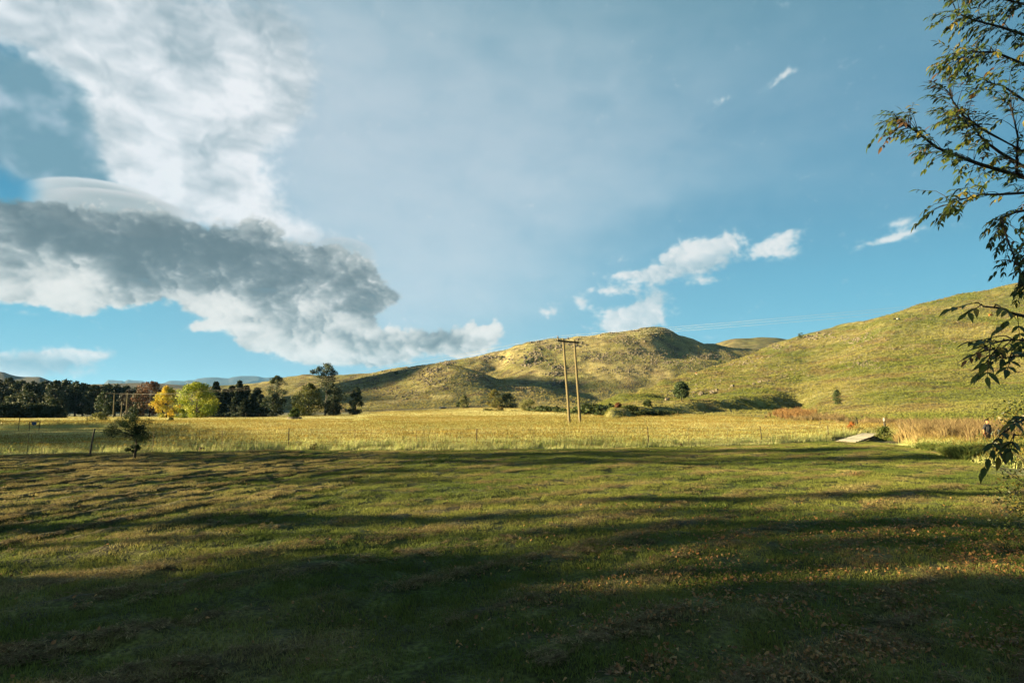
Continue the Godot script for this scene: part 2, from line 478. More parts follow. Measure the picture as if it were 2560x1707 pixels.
func relief(m: StandardMaterial3D, colour: Texture2D, height: Texture2D, metres: float, centimetres: float, wide: Texture2D = null, wide_metres := 60.0) -> void:
	m.uv1_triplanar = true
	m.uv1_world_triplanar = true
	m.uv1_scale = Vector3.ONE / metres
	m.albedo_texture = colour
	m.heightmap_enabled = height != null
	if height:
		m.heightmap_texture = height
		m.heightmap_scale = centimetres
	if wide:
		m.detail_enabled = true
		m.detail_albedo = wide
		m.detail_blend_mode = BaseMaterial3D.BLEND_MODE_MUL
		m.detail_uv_layer = BaseMaterial3D.DETAIL_UV_2
		m.uv2_triplanar = true
		m.uv2_world_triplanar = true
		m.uv2_scale = Vector3.ONE / wide_metres

func make_materials() -> void:
	var fine := grain(41, 0.035, 0.55, 1.0)
	var bump := grain(42, 0.03, 0.0, 1.0)
	var wide := grain(43, 0.02, 0.62, 1.0)
	relief(paint("turf"), fine, bump, 1.7, 1.2, wide, 11.0)
	relief(paint("soil"), fine, bump, 6.0, 4.0, wide, 70.0)
	relief(paint("hillside"), grain(44, 0.03, 0.72, 1.0), grain(45, 0.028, 0.0, 1.0), 9.0, 8.0, wide, 64.0)
	relief(paint("far_hillside"), grain(46, 0.03, 0.72, 1.0), grain(47, 0.026, 0.0, 1.0), 26.0, 28.0, wide, 210.0)
	relief(paint("cliff"), wide, bump, 420.0, 900.0, fine, 1700.0)
	paint("blade", 0.75, 0.7)
	paint("straw", 0.8, 0.8)
	paint("foliage", 0.6, 0.5)
	paint("needles", 0.65, 0.25)
	paint("near_leaf", 0.42, 0.55)
	relief(paint("bark", 0.9), grain(48, 0.05, 0.4, 1.0), bump, 0.5, 0.6)
	relief(paint("pole_wood", 0.85), grain(49, 0.04, 0.5, 1.0), bump, 0.8, 0.1)
	relief(paint("plank_wood", 0.85), grain(50, 0.05, 0.6, 1.0), bump, 0.45, 0.04)
	relief(paint("stone", 0.9), grain(51, 0.04, 0.5, 1.0), bump, 1.3, 2.0)
	var w := paint("wire", 0.35); w.metallic = 0.7
	var s := paint("steel", 0.6); s.metallic = 0.4
	paint("porcelain", 0.25)
	paint("hide", 0.7)
	paint("cloth", 0.9)
	paint("plain", 0.8)
# ---------------------------------------------------------------- ground and hills
var rng := RandomNumberGenerator.new()
var n_big := noise(101, 0.012, 3)
var n_lump := noise(103, 0.55, 4)
var n_patch := noise(105, 0.16, 4)
var n_row := noise(107, 0.35, 3)

func ground(x: float, z: float) -> float:           # the valley floor, without the lawn's lumps
	var d := maxf(-z, 0.0)
	var u := x / maxf(d, 1.0)
	var h := -3.0 * smoothstep(-0.02, -0.42, u) * smoothstep(55.0, 260.0, d)
	h += 0.35 * n_big.get_noise_2d(x, z) * smoothstep(45.0, 110.0, d)
	h -= 26.0 * smoothstep(900.0, 6000.0, d)
	# the ditch under the footbridge
	var across := (x - 25.8) * 0.707 + (-(z) - 44.6) * 0.707
	var along := (x - 25.8) * 0.707 - (-(z) - 44.6) * 0.707
	h -= 0.75 * exp(-across * across / 1.6) * smoothstep(-16.0, -9.0, along) * smoothstep(16.0, 9.0, along)
	return h

const EDGE := [[-60.0, 29.0], [-27.4, 32.0], [-17.7, 34.1], [-13.3, 35.3], [-2.0, 35.7], [8.5, 37.2], [16.7, 40.2], [21.9, 43.0], [26.0, 43.6], [60.0, 43.6]]
const SIDE := [[-10.0, 15.0], [10.0, 15.5], [18.0, 17.2], [24.0, 19.6], [29.0, 21.8], [36.0, 24.4], [42.0, 25.6], [60.0, 26.0]]

func along_line(line: Array, t: float) -> float:
	for k in line.size() - 1:
		if t <= line[k + 1][0]:
			return lerpf(line[k][1], line[k + 1][1], clampf((t - line[k][0]) / (line[k + 1][0] - line[k][0]), 0, 1))
	return line[-1][1]

func lawn_inside(x: float, z: float) -> float:       # metres inside the mown lawn, negative outside
	return minf(along_line(EDGE, x) + z, along_line(SIDE, -z) - x)

func rows(x: float, z: float) -> float:              # the mower's swaths: -1 bare and green, +1 cut grass lying in a row
	var w := smoothstep(-1.0, -9.0, x) * smoothstep(9.0, 15.0, -z)
	var bend := 1.6 * n_patch.get_noise_2d(x * 0.3, z * 0.3)
	var qa := x * 0.93 - z * -0.36
	var qb := x * 0.60 + z * 0.80
	var a := sin(qa * 7.6 + bend * 2.0) * 0.95 + n_row.get_noise_2d(qa * 4.0, (x * -0.36 - z * 0.93) * 0.35)
	var b := sin(qb * 3.4 + bend * 3.0) * 0.5 + n_row.get_noise_2d(qb * 4.0 + 50.0, (x * 0.80 - z * 0.60) * 0.35)
	return lerpf(b, a, w)

func lawn_height(x: float, z: float) -> float:
	var inside := lawn_inside(x, z)
	var amp := smoothstep(-0.5, 2.0, inside)
	return ground(x, z) + amp * (0.06 * n_lump.get_noise_2d(x, z) + 0.05 * n_lump.get_noise_2d(x * 3.2, z * 3.2) + 0.16 * n_patch.get_noise_2d(x * 0.55, z * 0.55) + (0.03 + 0.04 * smoothstep(-1.0, -9.0, x) * smoothstep(9.0, 15.0, -z)) * rows(x, z)) - 0.06 * (1.0 - smoothstep(-1.0, 0.5, inside))

func grid_mesh(xs: PackedFloat32Array, zs: PackedFloat32Array, heights: PackedFloat32Array, cols: PackedColorArray, m: Material) -> ArrayMesh:
	var nx := xs.size()
	var nz := zs.size()
	var v := PackedVector3Array()
	v.resize(nx * nz)
	for j in nz:
		for i in nx:
			v[j * nx + i] = Vector3(xs[i], heights[j * nx + i], zs[j])
	return sheet(v, nx, nz, cols, m)

func sheet(v: PackedVector3Array, nx: int, nz: int, cols: PackedColorArray, m: Material) -> ArrayMesh:   # rows run away from the viewer, columns to the right
	var n := PackedVector3Array()
	n.resize(nx * nz)
	for j in nz:
		for i in nx:
			var dx := v[j * nx + mini(i + 1, nx - 1)] - v[j * nx + maxi(i - 1, 0)]
			var dz := v[mini(j + 1, nz - 1) * nx + i] - v[maxi(j - 1, 0) * nx + i]
			n[j * nx + i] = dx.cross(dz).normalized()
	var idx := PackedInt32Array()
	for j in nz - 1:
		for i in nx - 1:
			var a := j * nx + i
			idx.append_array(PackedInt32Array([a, a + nx, a + nx + 1, a, a + nx + 1, a + 1]))
	var arrays := []
	arrays.resize(Mesh.ARRAY_MAX)
	arrays[Mesh.ARRAY_VERTEX] = v
	arrays[Mesh.ARRAY_NORMAL] = n
	arrays[Mesh.ARRAY_COLOR] = cols
	arrays[Mesh.ARRAY_INDEX] = idx
	var out := ArrayMesh.new()
	out.add_surface_from_arrays(Mesh.PRIMITIVE_TRIANGLES, arrays)
	out.surface_set_material(0, m)
	return out

func spaced(reach: float, first: float, grow: float) -> PackedFloat32Array:
	var half := [0.0]
	var step := first
	while half[-1] < reach:
		half.append(half[-1] + step)
		step *= grow
	var out := PackedFloat32Array()
	for k in range(half.size() - 1, 0, -1):
		out.append(-half[k])
	for x in half:
		out.append(x)
	return out

func mixc(a: Color, b: Color, t: float) -> Color:
	return a.lerp(b, clampf(t, 0, 1))

func field_colour(x: float, z: float) -> Color:       # the valley floor outside the lawn
	var p := n_patch.get_noise_2d(x * 0.25, z * 0.25)
	var straw := mixc(Color(0.335, 0.32, 0.185), Color(0.265, 0.265, 0.13), 0.5 + 1.1 * p)
	return straw

func make_ground() -> void:
	var xs := spaced(17000.0, 1.6, 1.075)
	var zs_raw := spaced(17000.0, 1.6, 1.075)
	var zs := PackedFloat32Array()
	for z in zs_raw:
		if z < 80.0:
			zs.append(z)
	zs.reverse()
	var h := PackedFloat32Array()
	var cols := PackedColorArray()
	for z in zs:
		for x in xs:
			var inside := lawn_inside(x, z)
			h.append(ground(x, z) - 0.30 * smoothstep(1.0, 3.0, inside) * float(z < 3.0 and x > -44.0))
			cols.append(field_colour(x, z) if inside < 0.0 else Color(0.07, 0.09, 0.03))
	structure("ground", grid_mesh(xs, zs, h, cols, M.soil), "valley floor under the dry golden meadow grass", "ground")
	# the lawn, fine enough for its lumps to catch the low sun
	xs = PackedFloat32Array()
	zs = PackedFloat32Array()
	for k in 555:
		xs.append(-46.0 + k * 0.14)
	var d := -6.0
	while d < 46.0:
		zs.append(-d)
		d += 0.13 if d < 20.0 else 0.22
	h = PackedFloat32Array()
	cols = PackedColorArray()
	for z in zs:
		for x in xs:
			h.append(lawn_height(x, z) if x > -45.5 and z < 5.5 else -0.6)
			cols.append(lawn_colour(x, z))
	structure("lawn", grid_mesh(xs, zs, h, cols, M.turf), "mown lawn with rows of cut grass lying across it", "lawn")

func lawn_colour(x: float, z: float) -> Color:
	var r := rows(x, z)
	var p := n_patch.get_noise_2d(x, z)
	var green := mixc(Color(0.082, 0.106, 0.024), Color(0.155, 0.160, 0.040), 0.5 + p * 1.4)
	var thatch := mixc(Color(0.25, 0.20, 0.09), Color(0.14, 0.098, 0.048), 0.4 - p * 1.4)
	return mixc(green, thatch, smoothstep(0.1, 1.1, r + 0.9 * p + 0.35 * n_lump.get_noise_2d(x * 3.0, z * 3.0)) * 0.9)

class Hill:
	var u0 := 0.0
	var u1 := 1.0
	var nu := 2
	var deep := PackedFloat32Array()
	var h := PackedFloat32Array()
	func at(x: float, z: float) -> float:
		var d := -z
		var fu := clampf((x / d - u0) / (u1 - u0) * (nu - 1), 0.0, nu - 1.001)
		var fd := clampf(log(d / deep[0]) / log(deep[-1] / deep[0]) * (deep.size() - 1), 0.0, deep.size() - 1.001)
		var i := int(fu)
		var j := int(fd)
		var a := lerpf(h[j * nu + i], h[j * nu + i + 1], fu - i)
		var b := lerpf(h[(j + 1) * nu + i], h[(j + 1) * nu + i + 1], fu - i)
		return lerpf(a, b, fd - j)

func hermite(t: PackedFloat32Array, y: PackedFloat32Array, x: float) -> float:     # a smooth curve through the points that does not overshoot
	var n := t.size()
	var k := 0
	while k < n - 2 and x > t[k + 1]:
		k += 1
	var w := t[k + 1] - t[k]
	var s := (y[k + 1] - y[k]) / w
	var m0 := s
	var m1 := s
	if k > 0:
		var sp := (y[k] - y[k - 1]) / (t[k] - t[k - 1])
		m0 = 2.0 * s * sp / (s + sp) if s * sp > 0.0 else 0.0
	if k < n - 2:
		var sn := (y[k + 2] - y[k + 1]) / (t[k + 2] - t[k + 1])
		m1 = 2.0 * s * sn / (s + sn) if s * sn > 0.0 else 0.0
	var q := clampf((x - t[k]) / w, 0.0, 1.0)
	var q2 := q * q
	var q3 := q2 * q
	return (2 * q3 - 3 * q2 + 1) * y[k] + (q3 - 2 * q2 + q) * w * m0 + (-2 * q3 + 3 * q2) * y[k + 1] + (q3 - q2) * w * m1

# columns: [photograph x, [[photograph y, depth], ... from the foot to the crest]]
func make_hill(called: String, label: String, columns: Array, nu: int, nd: int, back: float, rough: Callable, tone: Callable, m: Material) -> Hill:
	var H := Hill.new()
	H.nu = nu
	H.u0 = ray(columns[0][0], 1005).x
	H.u1 = ray(columns[-1][0], 1005).x
	var dmin := 1e9
	var dmax := 0.0
	for c in columns:
		dmin = minf(dmin, c[1][0][1])
		dmax = maxf(dmax, c[1][-1][1])
	dmin *= 0.88
	dmax *= 1.5
	for j in nd:
		H.deep.append(dmin * pow(dmax / dmin, j / float(nd - 1)))
	var us := PackedFloat32Array()
	var prof: Array[PackedFloat32Array] = []
	for c in columns:
		us.append(ray(c[0], 1005).x)
		var t := PackedFloat32Array()
		var y := PackedFloat32Array()
		for p in c[1]:
			t.append(p[1])
			y.append(EYE.y + ray(c[0], p[0]).y * p[1])
		var line := PackedFloat32Array()
		for d in H.deep:
			if d < t[0]:
				line.append(y[0] - (t[0] - d) * 0.12)
			elif d > t[-1]:
				var over := d - t[-1]
				line.append(y[-1] - back * over * over / (over + t[-1] * 0.12))
			else:
				line.append(hermite(t, y, d))
		prof.append(line)
	var v := PackedVector3Array()
	var cols := PackedColorArray()
	var row := PackedFloat32Array()
	row.resize(us.size())
	for j in nd:
		for c in us.size():
			row[c] = prof[c][j]
		var d := H.deep[j]
		for i in nu:
			var u := lerpf(H.u0, H.u1, i / float(nu - 1))
			var x := u * d
			var y: float = hermite(us, row, u) + rough.call(x, -d)
			H.h.append(y)
			v.append(Vector3(x, y, -d))
			cols.append(tone.call(x, y, -d))
	structure(called, sheet(v, nu, nd, cols, m), label, "hill")
	return H

var near_hill: Hill
var crag_hill: Hill
var spur_hill: Hill
var hill_r := noise(111, 0.028, 5)
var hill_t := noise(113, 0.02, 5)
var hill_s := noise(115, 0.006, 5)
var hill_g := noise(117, 0.05, 4, true)

func hill_tone(x: float, z: float, green: Color, straw: Color, brown: Color) -> Color:
	var a := hill_t.get_noise_2d(x, z * 0.6)
	var b := hill_r.get_noise_2d(x * 1.7 + 300.0, z * 1.2)
	var c := mixc(green, straw, 0.45 + 1.3 * a + 0.5 * b)
	return mixc(c, brown, smoothstep(0.10, 0.42, b - 0.25 * a) * 0.75)

func make_hills() -> void:
	# the grassy hill beside the footbridge
	near_hill = make_hill("hill", "green and straw coloured grassy hillside rising behind the footbridge", [
		[1390, [[1036, 132], [1034, 150], [1033, 170]]],
		[1440, [[1037, 126], [1031, 150], [1028, 180]]],
		[1481, [[1038, 122], [1027, 150], [1018, 190]]],
		[1530, [[1038, 92], [1035, 94], [1027, 96.5], [1014, 150], [1000, 195]]],
		[1560, [[1038, 96], [1035, 98], [1022, 100.5], [1008, 150], [988, 205]]],
		[1606, [[1038, 102], [1035, 104], [1019, 107], [1002, 165], [971, 250]]],
		[1661, [[1038, 109], [1035, 111.5], [1016, 114.5], [1002, 185], [952, 285]]],
		[1715, [[1038, 112], [1034, 119.5], [1013, 123], [1000, 190], [965, 255], [933, 315]]],
		[1783, [[1041, 104], [1033, 131], [1009, 135], [988, 195], [950, 270], [918, 350]]],
		[1824, [[1043, 98], [1032, 139], [1007, 143.5], [978, 205], [940, 285], [906, 370]]],
		[1920, [[1046, 90], [1029, 160], [1004, 165], [965, 220], [910, 310], [870, 405]]],
		[1985, [[1049, 84], [1026, 172], [1005, 178], [965, 220], [890, 330], [844, 420]]],
		[2050, [[1051, 80], [1032, 110], [1004, 150], [955, 215], [890, 315], [828, 430]]],
		[2134, [[1054, 74], [1030, 98], [1000, 132], [945, 200], [875, 300], [808, 425]]],
		[2241, [[1058, 68], [1030, 90], [1000, 120], [935, 190], [860, 280], [800, 345], [783, 405]]],
		[2379, [[1062, 62], [1034, 80], [1000, 110], [930, 180], [850, 270], [780, 340], [746, 405]]],
		[2547, [[1068, 56], [1040, 70], [1000, 100], [920, 170], [830, 260], [760, 335], [711, 400]]],
		[2750, [[1072, 52], [1045, 66], [1000, 94], [900, 165], [795, 260], [715, 335], [665, 400]]],
		[3200, [[1080, 46], [1050, 60], [1000, 86], [880, 160], [740, 260], [640, 335], [585, 400]]],
	], 300, 190, 0.45,
		func(x: float, z: float) -> float:
			var s := smoothstep(70.0, 150.0, -z)
			return s * (1.5 * hill_r.get_noise_2d(x, z) + 0.30 * hill_r.get_noise_2d(x * 5.0, z * 5.0)) + 0.35 * s * hill_g.get_noise_2d(x * 0.5, z * 1.2),
		func(x: float, _y: float, z: float) -> Color: return hill_tone(x, z, Color(0.205, 0.22, 0.06), Color(0.35, 0.305, 0.12), Color(0.25, 0.185, 0.09)), M.hillside)
	# the rocky crag and the long ridge that runs from it
	crag_hill = make_hill("ridge", "long rocky ridge climbing to a domed crag behind the wooden pylon", [
		[380, [[1022, 420], [1005, 600], [985, 760], [972, 900]]],
		[520, [[1022, 420], [1003, 600], [980, 760], [966, 900]]],
		[640, [[1022, 420], [1000, 600], [975, 760], [957, 880]]],
		[700, [[1022, 420], [1000, 600], [968, 760], [944, 880]]],
		[770, [[1022, 420], [998, 600], [962, 760], [937, 880]]],
		[830, [[1022, 420], [995, 600], [962, 760], [939, 880]]],
		[912, [[1022, 420], [992, 600], [958, 740], [930, 860]]],
		[994, [[1022, 420], [990, 560], [952, 720], [918, 850]]],
		[1075, [[1022, 420], [988, 560], [945, 700], [909, 840]]],
		[1130, [[1022, 420], [986, 560], [935, 690], [898, 830]]],
		[1184, [[1022, 420], [988, 560], [940, 670], [912, 750], [888, 820]]],
		[1240, [[1022, 420], [986, 540], [945, 640], [918, 740], [876, 815]]],
		[1290, [[1022, 420], [985, 530], [940, 620], [900, 720], [863, 800]]],
		[1334, [[1022, 420], [984, 520], [938, 600], [892, 700], [853, 790]]],
		[1402, [[1021, 420], [982, 510], [938, 590], [885, 700], [846, 780]]],
		[1460, [[1020, 410], [982, 500], [942, 570], [905, 640], [868, 710], [839, 770]]],
		[1525, [[1019, 400], [984, 490], [945, 550], [908, 620], [893, 650], [850, 710], [830, 760]]],
		[1579, [[1018, 400], [984, 490], [945, 545], [906, 610], [892, 645], [838, 715], [823, 750]]],
		[1620, [[1017, 400], [984, 490], [945, 545], [905, 610], [892, 645], [832, 720], [816, 748]]],
		[1661, [[1016, 400], [984, 490], [945, 545], [904, 610], [893, 650], [840, 722], [818, 748]]],
		[1702, [[1014, 400], [982, 490], [945, 545], [904, 610], [895, 660], [855, 720], [834, 750]]],
		[1742, [[1012, 400], [980, 490], [945, 545], [905, 610], [898, 660], [868, 715], [848, 750]]],
		[1797, [[1010, 400], [978, 490], [945, 545], [908, 610], [903, 660], [878, 715], [857, 755]]],
		[1880, [[1010, 400], [978, 490], [945, 545], [915, 610], [908, 660], [892, 715], [872, 760]]],
		[2100, [[1010, 400], [978, 490], [950, 545], [930, 610], [922, 660], [910, 715], [900, 760]]],
	], 330, 170, 0.9,
		func(x: float, z: float) -> float: return (4.0 * hill_s.get_noise_2d(x, z) + 1.1 * hill_r.get_noise_2d(x * 0.8, z * 0.8) - 2.2 * hill_g.get_noise_2d(x * 0.25, z * 0.12)) * smoothstep(400.0, 520.0, -z),
		func(x: float, _y: float, z: float) -> Color: return hill_tone(x * 0.6, z * 0.6, Color(0.235, 0.225, 0.07), Color(0.41, 0.34, 0.15), Color(0.17, 0.12, 0.065)), M.far_hillside)
	# the spur that comes forward from the ridge
	spur_hill = make_hill("hill_spur", "rounded grassy spur with a rocky brow in front of the ridge", [
		[760, [[1022, 300], [1005, 360], [990, 430], [985, 470]]],
		[830, [[1022, 300], [1000, 360], [975, 440], [962, 490]]],
		[900, [[1022, 300], [995, 360], [965, 440], [946, 500]]],
		[980, [[1023, 300], [990, 360], [955, 440], [928, 510]]],
		[1050, [[1023, 300], [985, 360], [945, 430], [913, 500]]],
		[1090, [[1023, 300], [982, 360], [938, 425], [908, 490]]],
		[1125, [[1024, 300], [982, 360], [938, 420], [908, 485]]],
		[1160, [[1024, 300], [984, 360], [944, 415], [915, 480]]],
		[1200, [[1024, 300], [987, 360], [952, 415], [926, 475]]],
		[1254, [[1025, 300], [993, 360], [968, 410], [948, 465]]],
		[1300, [[1025, 295], [1000, 355], [978, 405], [962, 455]]],
		[1360, [[1026, 290], [1006, 350], [988, 400], [972, 440]]],
		[1420, [[1026, 285], [1012, 340], [1000, 390], [989, 425]]],
		[1480, [[1027, 280], [1018, 330], [1010, 380], [1000, 410]]],
		[1560, [[1028, 275], [1024, 320], [1018, 370], [1010, 400]]],
		[1700, [[1032, 270], [1030, 320], [1026, 370], [1022, 400]]],
	], 240, 130, 0.35,
		func(x: float, z: float) -> float: return (1.5 * hill_s.get_noise_2d(x * 2.0, z * 2.0) + 0.8 * hill_r.get_noise_2d(x, z) - 0.7 * hill_g.get_noise_2d(x * 0.4, z * 0.2)) * smoothstep(290.0, 350.0, -z),
		func(x: float, _y: float, z: float) -> Color: return hill_tone(x * 0.8, z * 0.8, Color(0.23, 0.22, 0.07), Color(0.40, 0.335, 0.145), Color(0.17, 0.12, 0.065)), M.far_hillside)
	# the smooth hill in the saddle
	make_hill("saddle_hill", "smooth grassy hill showing in the saddle beside the crag", [
		[1600, [[960, 800], [940, 950], [930, 1100]]],
		[1742, [[930, 800], [895, 950], [876, 1060]]],
		[1800, [[920, 800], [880, 950], [857, 1060]]],
		[1850, [[910, 800], [870, 950], [846, 1050]]],
		[1875, [[908, 800], [868, 950], [846, 1050]]],
		[1905, [[905, 800], [864, 950], [843, 1050]]],
		[1940, [[905, 800], [864, 950], [843, 1050]]],
		[1975, [[905, 800], [868, 950], [847, 1050]]],
		[2100, [[905, 800], [880, 950], [862, 1050]]],
		[2300, [[905, 800], [890, 950], [880, 1050]]],
	], 120, 60, 0.3,
		func(x: float, z: float) -> float: return 3.0 * hill_s.get_noise_2d(x, z),
		func(x: float, _y: float, z: float) -> Color: return hill_tone(x * 0.5, z * 0.5, Color(0.20, 0.19, 0.06), Color(0.35, 0.285, 0.12), Color(0.19, 0.13, 0.06)), M.far_hillside)
	# the high hill beyond the frame: its shadow lies over the foot of the ridge and its lower flank shows at the edge
	var xs := PackedFloat32Array()
	var zs := PackedFloat32Array()
	for k in 70:
		xs.append(-1500.0 + k * 14.2)
	for k in 60:
		zs.append(-130.0 - k * 11.0)
	var hh := PackedFloat32Array()
	var cc := PackedColorArray()
	for z in zs:
		for x in xs:
			var along := smoothstep(-175.0, -255.0, z) * smoothstep(-660.0, -520.0, z)
			var across := smoothstep(-540.0, -860.0, x) * (1.0 - 0.3 * smoothstep(-900.0, -1500.0, x))
			hh.append(-6.0 + lerpf(176.0, 215.0, smoothstep(-300.0, -440.0, z)) * along * across + 9.0 * hill_s.get_noise_2d(x, z) * along * across)
			cc.append(hill_tone(x * 0.5, z * 0.5, Color(0.13, 0.13, 0.045), Color(0.22, 0.175, 0.075), Color(0.16, 0.11, 0.06)))
	structure("side_hill", grid_mesh(xs, zs, hh, cc, M.far_hillside), "high grassy hill beyond the dark tree belt", "hill")
	# dark brown hills far behind the tree belt
	make_hill("brown_hill", "low dark brown hill behind the dark tree belt", [
		[-400, [[1000, 1700], [930, 2100], [900, 2400]]],
		[-100, [[1000, 1700], [950, 2100], [921, 2400]]],
		[0, [[1000, 1700], [955, 2100], [930, 2400]]],
		[25, [[1000, 1700], [960, 2100], [938, 2400]]],
		[60, [[1000, 1700], [962, 2100], [942, 2400]]],
		[90, [[1000, 1700], [962, 2100], [942, 2400]]],
		[115, [[1000, 1700], [968, 2100], [950, 2400]]],
		[160, [[1000, 1700], [975, 2100], [960, 2400]]],
		[230, [[1000, 1700], [976, 2100], [959, 2400]]],
		[360, [[1000, 1700], [976, 2100], [957, 2400]]],
		[470, [[1000, 1700], [980, 2100], [963, 2400]]],
		[560, [[1000, 1700], [985, 2100], [970, 2400]]],
		[800, [[1000, 1700], [990, 2100], [980, 2400]]],
	], 120, 50, 0.2,
		func(x: float, z: float) -> float: return 5.0 * hill_s.get_noise_2d(x * 0.6, z * 0.6),
		func(x: float, _y: float, z: float) -> Color: return hill_tone(x * 0.3, z * 0.3, Color(0.12, 0.10, 0.045), Color(0.16, 0.115, 0.055), Color(0.10, 0.07, 0.04)), M.far_hillside)
	make_hill("mountain", "hazy blue flat topped mountains on the horizon", [
		[-500, [[1003, 8000], [985, 10500], [966, 12500]]],
		[150, [[1003, 8000], [985, 10500], [966, 12500]]],
		[252, [[1003, 8000], [985, 10500], [961, 12500]]],
		[259, [[1003, 8000], [980, 10500], [956, 12500]]],
		[266, [[1003, 8000], [980, 10500], [949.5, 12500]]],
		[300, [[1003, 8000], [980, 10500], [951, 12500]]],
		[307, [[1003, 8000], [980, 10500], [953.5, 12500]]],
		[315, [[1003, 8000], [980, 10500], [949, 12500]]],
		[330, [[1003, 8000], [980, 10500], [950.5, 12500]]],
		[355, [[1003, 8000], [980, 10500], [951.5, 12500]]],
		[362, [[1003, 8000], [980, 10500], [958, 12500]]],
		[400, [[1003, 8000], [980, 10500], [958, 12500]]],
		[425, [[1003, 8000], [978, 10500], [951.5, 12500]]],
		[458, [[1003, 8000], [978, 10500], [952, 12500]]],
		[464, [[1003, 8000], [976, 10500], [949.5, 12500]]],
		[482, [[1003, 8000], [976, 10500], [949, 12500]]],
		[492, [[1003, 8000], [974, 10500], [945, 12500]]],
		[525, [[1003, 8000], [972, 10500], [942.5, 12500]]],
		[567, [[1003, 8000], [974, 10500], [945.5, 12500]]],
		[580, [[1003, 8000], [970, 10500], [941.5, 12500]]],
		[605, [[1003, 8000], [968, 10500], [939, 12500]]],
		[640, [[1003, 8000], [968, 10500], [939.5, 12500]]],
		[657, [[1003, 8000], [970, 10500], [943, 12500]]],
		[700, [[1003, 8000], [968, 10500], [942, 12500]]],
		[800, [[1003, 8000], [975, 10500], [948, 12500]]],
		[1000, [[1003, 8000], [980, 10500], [960, 12500]]],
	], 500, 60, 0.2,
		func(x: float, z: float) -> float: return 14.0 * hill_s.get_noise_2d(x * 0.25, z * 0.25) - 70.0 * hill_g.get_noise_2d(x * 0.014, z * 0.004) * smoothstep(-8000.0, -9500.0, z) * smoothstep(-12400.0, -11500.0, z),
		func(x: float, _y: float, z: float) -> Color: return hill_tone(x * 0.06, z * 0.06, Color(0.055, 0.058, 0.05), Color(0.085, 0.08, 0.068), Color(0.06, 0.055, 0.05)), M.cliff)

func floor_at(x: float, z: float) -> float:           # whatever one would stand on there
	var y := lawn_height(x, z) if lawn_inside(x, z) > 0.0 else ground(x, z)
	var d := -z
	if d > 44.0:
		var u := x / d
		if near_hill and u > near_hill.u0 and d < near_hill.deep[-1]:
			y = maxf(y, near_hill.at(x, z))
		if spur_hill and d > 240.0 and u > spur_hill.u0 and u < spur_hill.u1 and d < spur_hill.deep[-1]:
			y = maxf(y, spur_hill.at(x, z))
		if crag_hill and d > 350.0 and u > crag_hill.u0 and u < crag_hill.u1 and d < crag_hill.deep[-1]:
			y = maxf(y, crag_hill.at(x, z))
	return y

func foot(px: float, py: float, from := 5.0, upto := 900.0) -> Vector3:   # where the line of sight of a pixel meets the land
	var r := ray(px, py)
	var d := from
	var last := from
	while d < upto:
		if EYE.y + r.y * d < floor_at(r.x * d, -d):
			for k in 12:
				var mid := (d + last) * 0.5
				if EYE.y + r.y * mid < floor_at(r.x * mid, -mid):
					d = mid
				else:
					last = mid
			break
		last = d
		d *= 1.012
	return Vector3(r.x * d, floor_at(r.x * d, -d), -d)
# ---------------------------------------------------------------- grass
func rnd(a: float, b: float) -> float:
	return rng.randf_range(a, b)

func pick(a: Array) -> Variant:
	return a[rng.randi() % a.size()]

func shade_of(c: Color, spread: float) -> Color:
	var k := rnd(1.0 - spread, 1.0 + spread)
	return Color(c.r * k, c.g * k, c.b * k)

# a square of blades rooted at y = 0; each blade bends over once
func blades(count: int, size: float, low: float, high: float, width: float, lean: float, wind: Vector3, tones: Array, ears := 0.0, flat := 0.0) -> Maker:
	var k := Maker.new()
	for i in count:
		var at := Vector3(rnd(-0.5, 0.5) * size, -0.01, rnd(-0.5, 0.5) * size)
		var h := rnd(low, high)
		var a := rnd(0, TAU)
		var side := Vector3(cos(a), 0, sin(a))
		var bend := Vector3(rnd(-1, 1), 0, rnd(-1, 1)) * lean * h + wind * h
		var mid := at + Vector3(0, h * (0.6 - flat * 0.5), 0) + bend * 0.35
		var top := at + Vector3(0, h * (1.0 - flat), 0) + bend
		var w := side * width * rnd(0.6, 1.2)
		var col := shade_of(pick(tones), 0.25)
		var nn := (mid - at).cross(side).normalized()
		for p in [at - w, at + w, mid + w * 0.7, at - w, mid + w * 0.7, mid - w * 0.7, mid - w * 0.7, mid + w * 0.7, top]:
			k.v.append(p); k.n.append(nn); k.c.append(col)
		if rng.randf() < ears:
			var ear := (top - mid).normalized()
			k.leaf(top - ear * h * 0.12, ear, side, h * 0.26, width * 1.5, shade_of(Color(0.42, 0.31, 0.14), 0.2))
	return k

func tuft(count: int, radius: float, low: float, high: float, width: float, tones: Array) -> Maker:      # a clump fanning out from one root
	var k := Maker.new()
	for i in count:
		var a := rnd(0, TAU)
		var out := Vector3(cos(a), 0, sin(a))
		var h := rnd(low, high)
		var at := out * rnd(0, radius * 0.5) + Vector3(0, -0.06, 0)
		var mid := at + Vector3(0, h * 0.7, 0) + out * radius * rnd(0.1, 0.5)
		var top := at + Vector3(0, h, 0) + out * radius * rnd(0.5, 1.3)
		var side := out.cross(Vector3.UP) * width
		var col := shade_of(pick(tones), 0.25)
		var nn := (mid - at).cross(side).normalized()
		for p in [at - side, at + side, mid + side, at - side, mid + side, mid - side, mid - side, mid + side, top]:
			k.v.append(p); k.n.append(nn); k.c.append(col)
	return k

func tint(c: Color, spread := 0.12) -> Color:
	var k := rnd(1.0 - spread, 1.0 + spread)
	return Color(c.r * k, c.g * k, c.b * k)

func seen(x: float, z: float, margin := 1.06) -> bool:
	return z < -3.0 and absf(x) < 0.8535 * -z * margin + 1.5

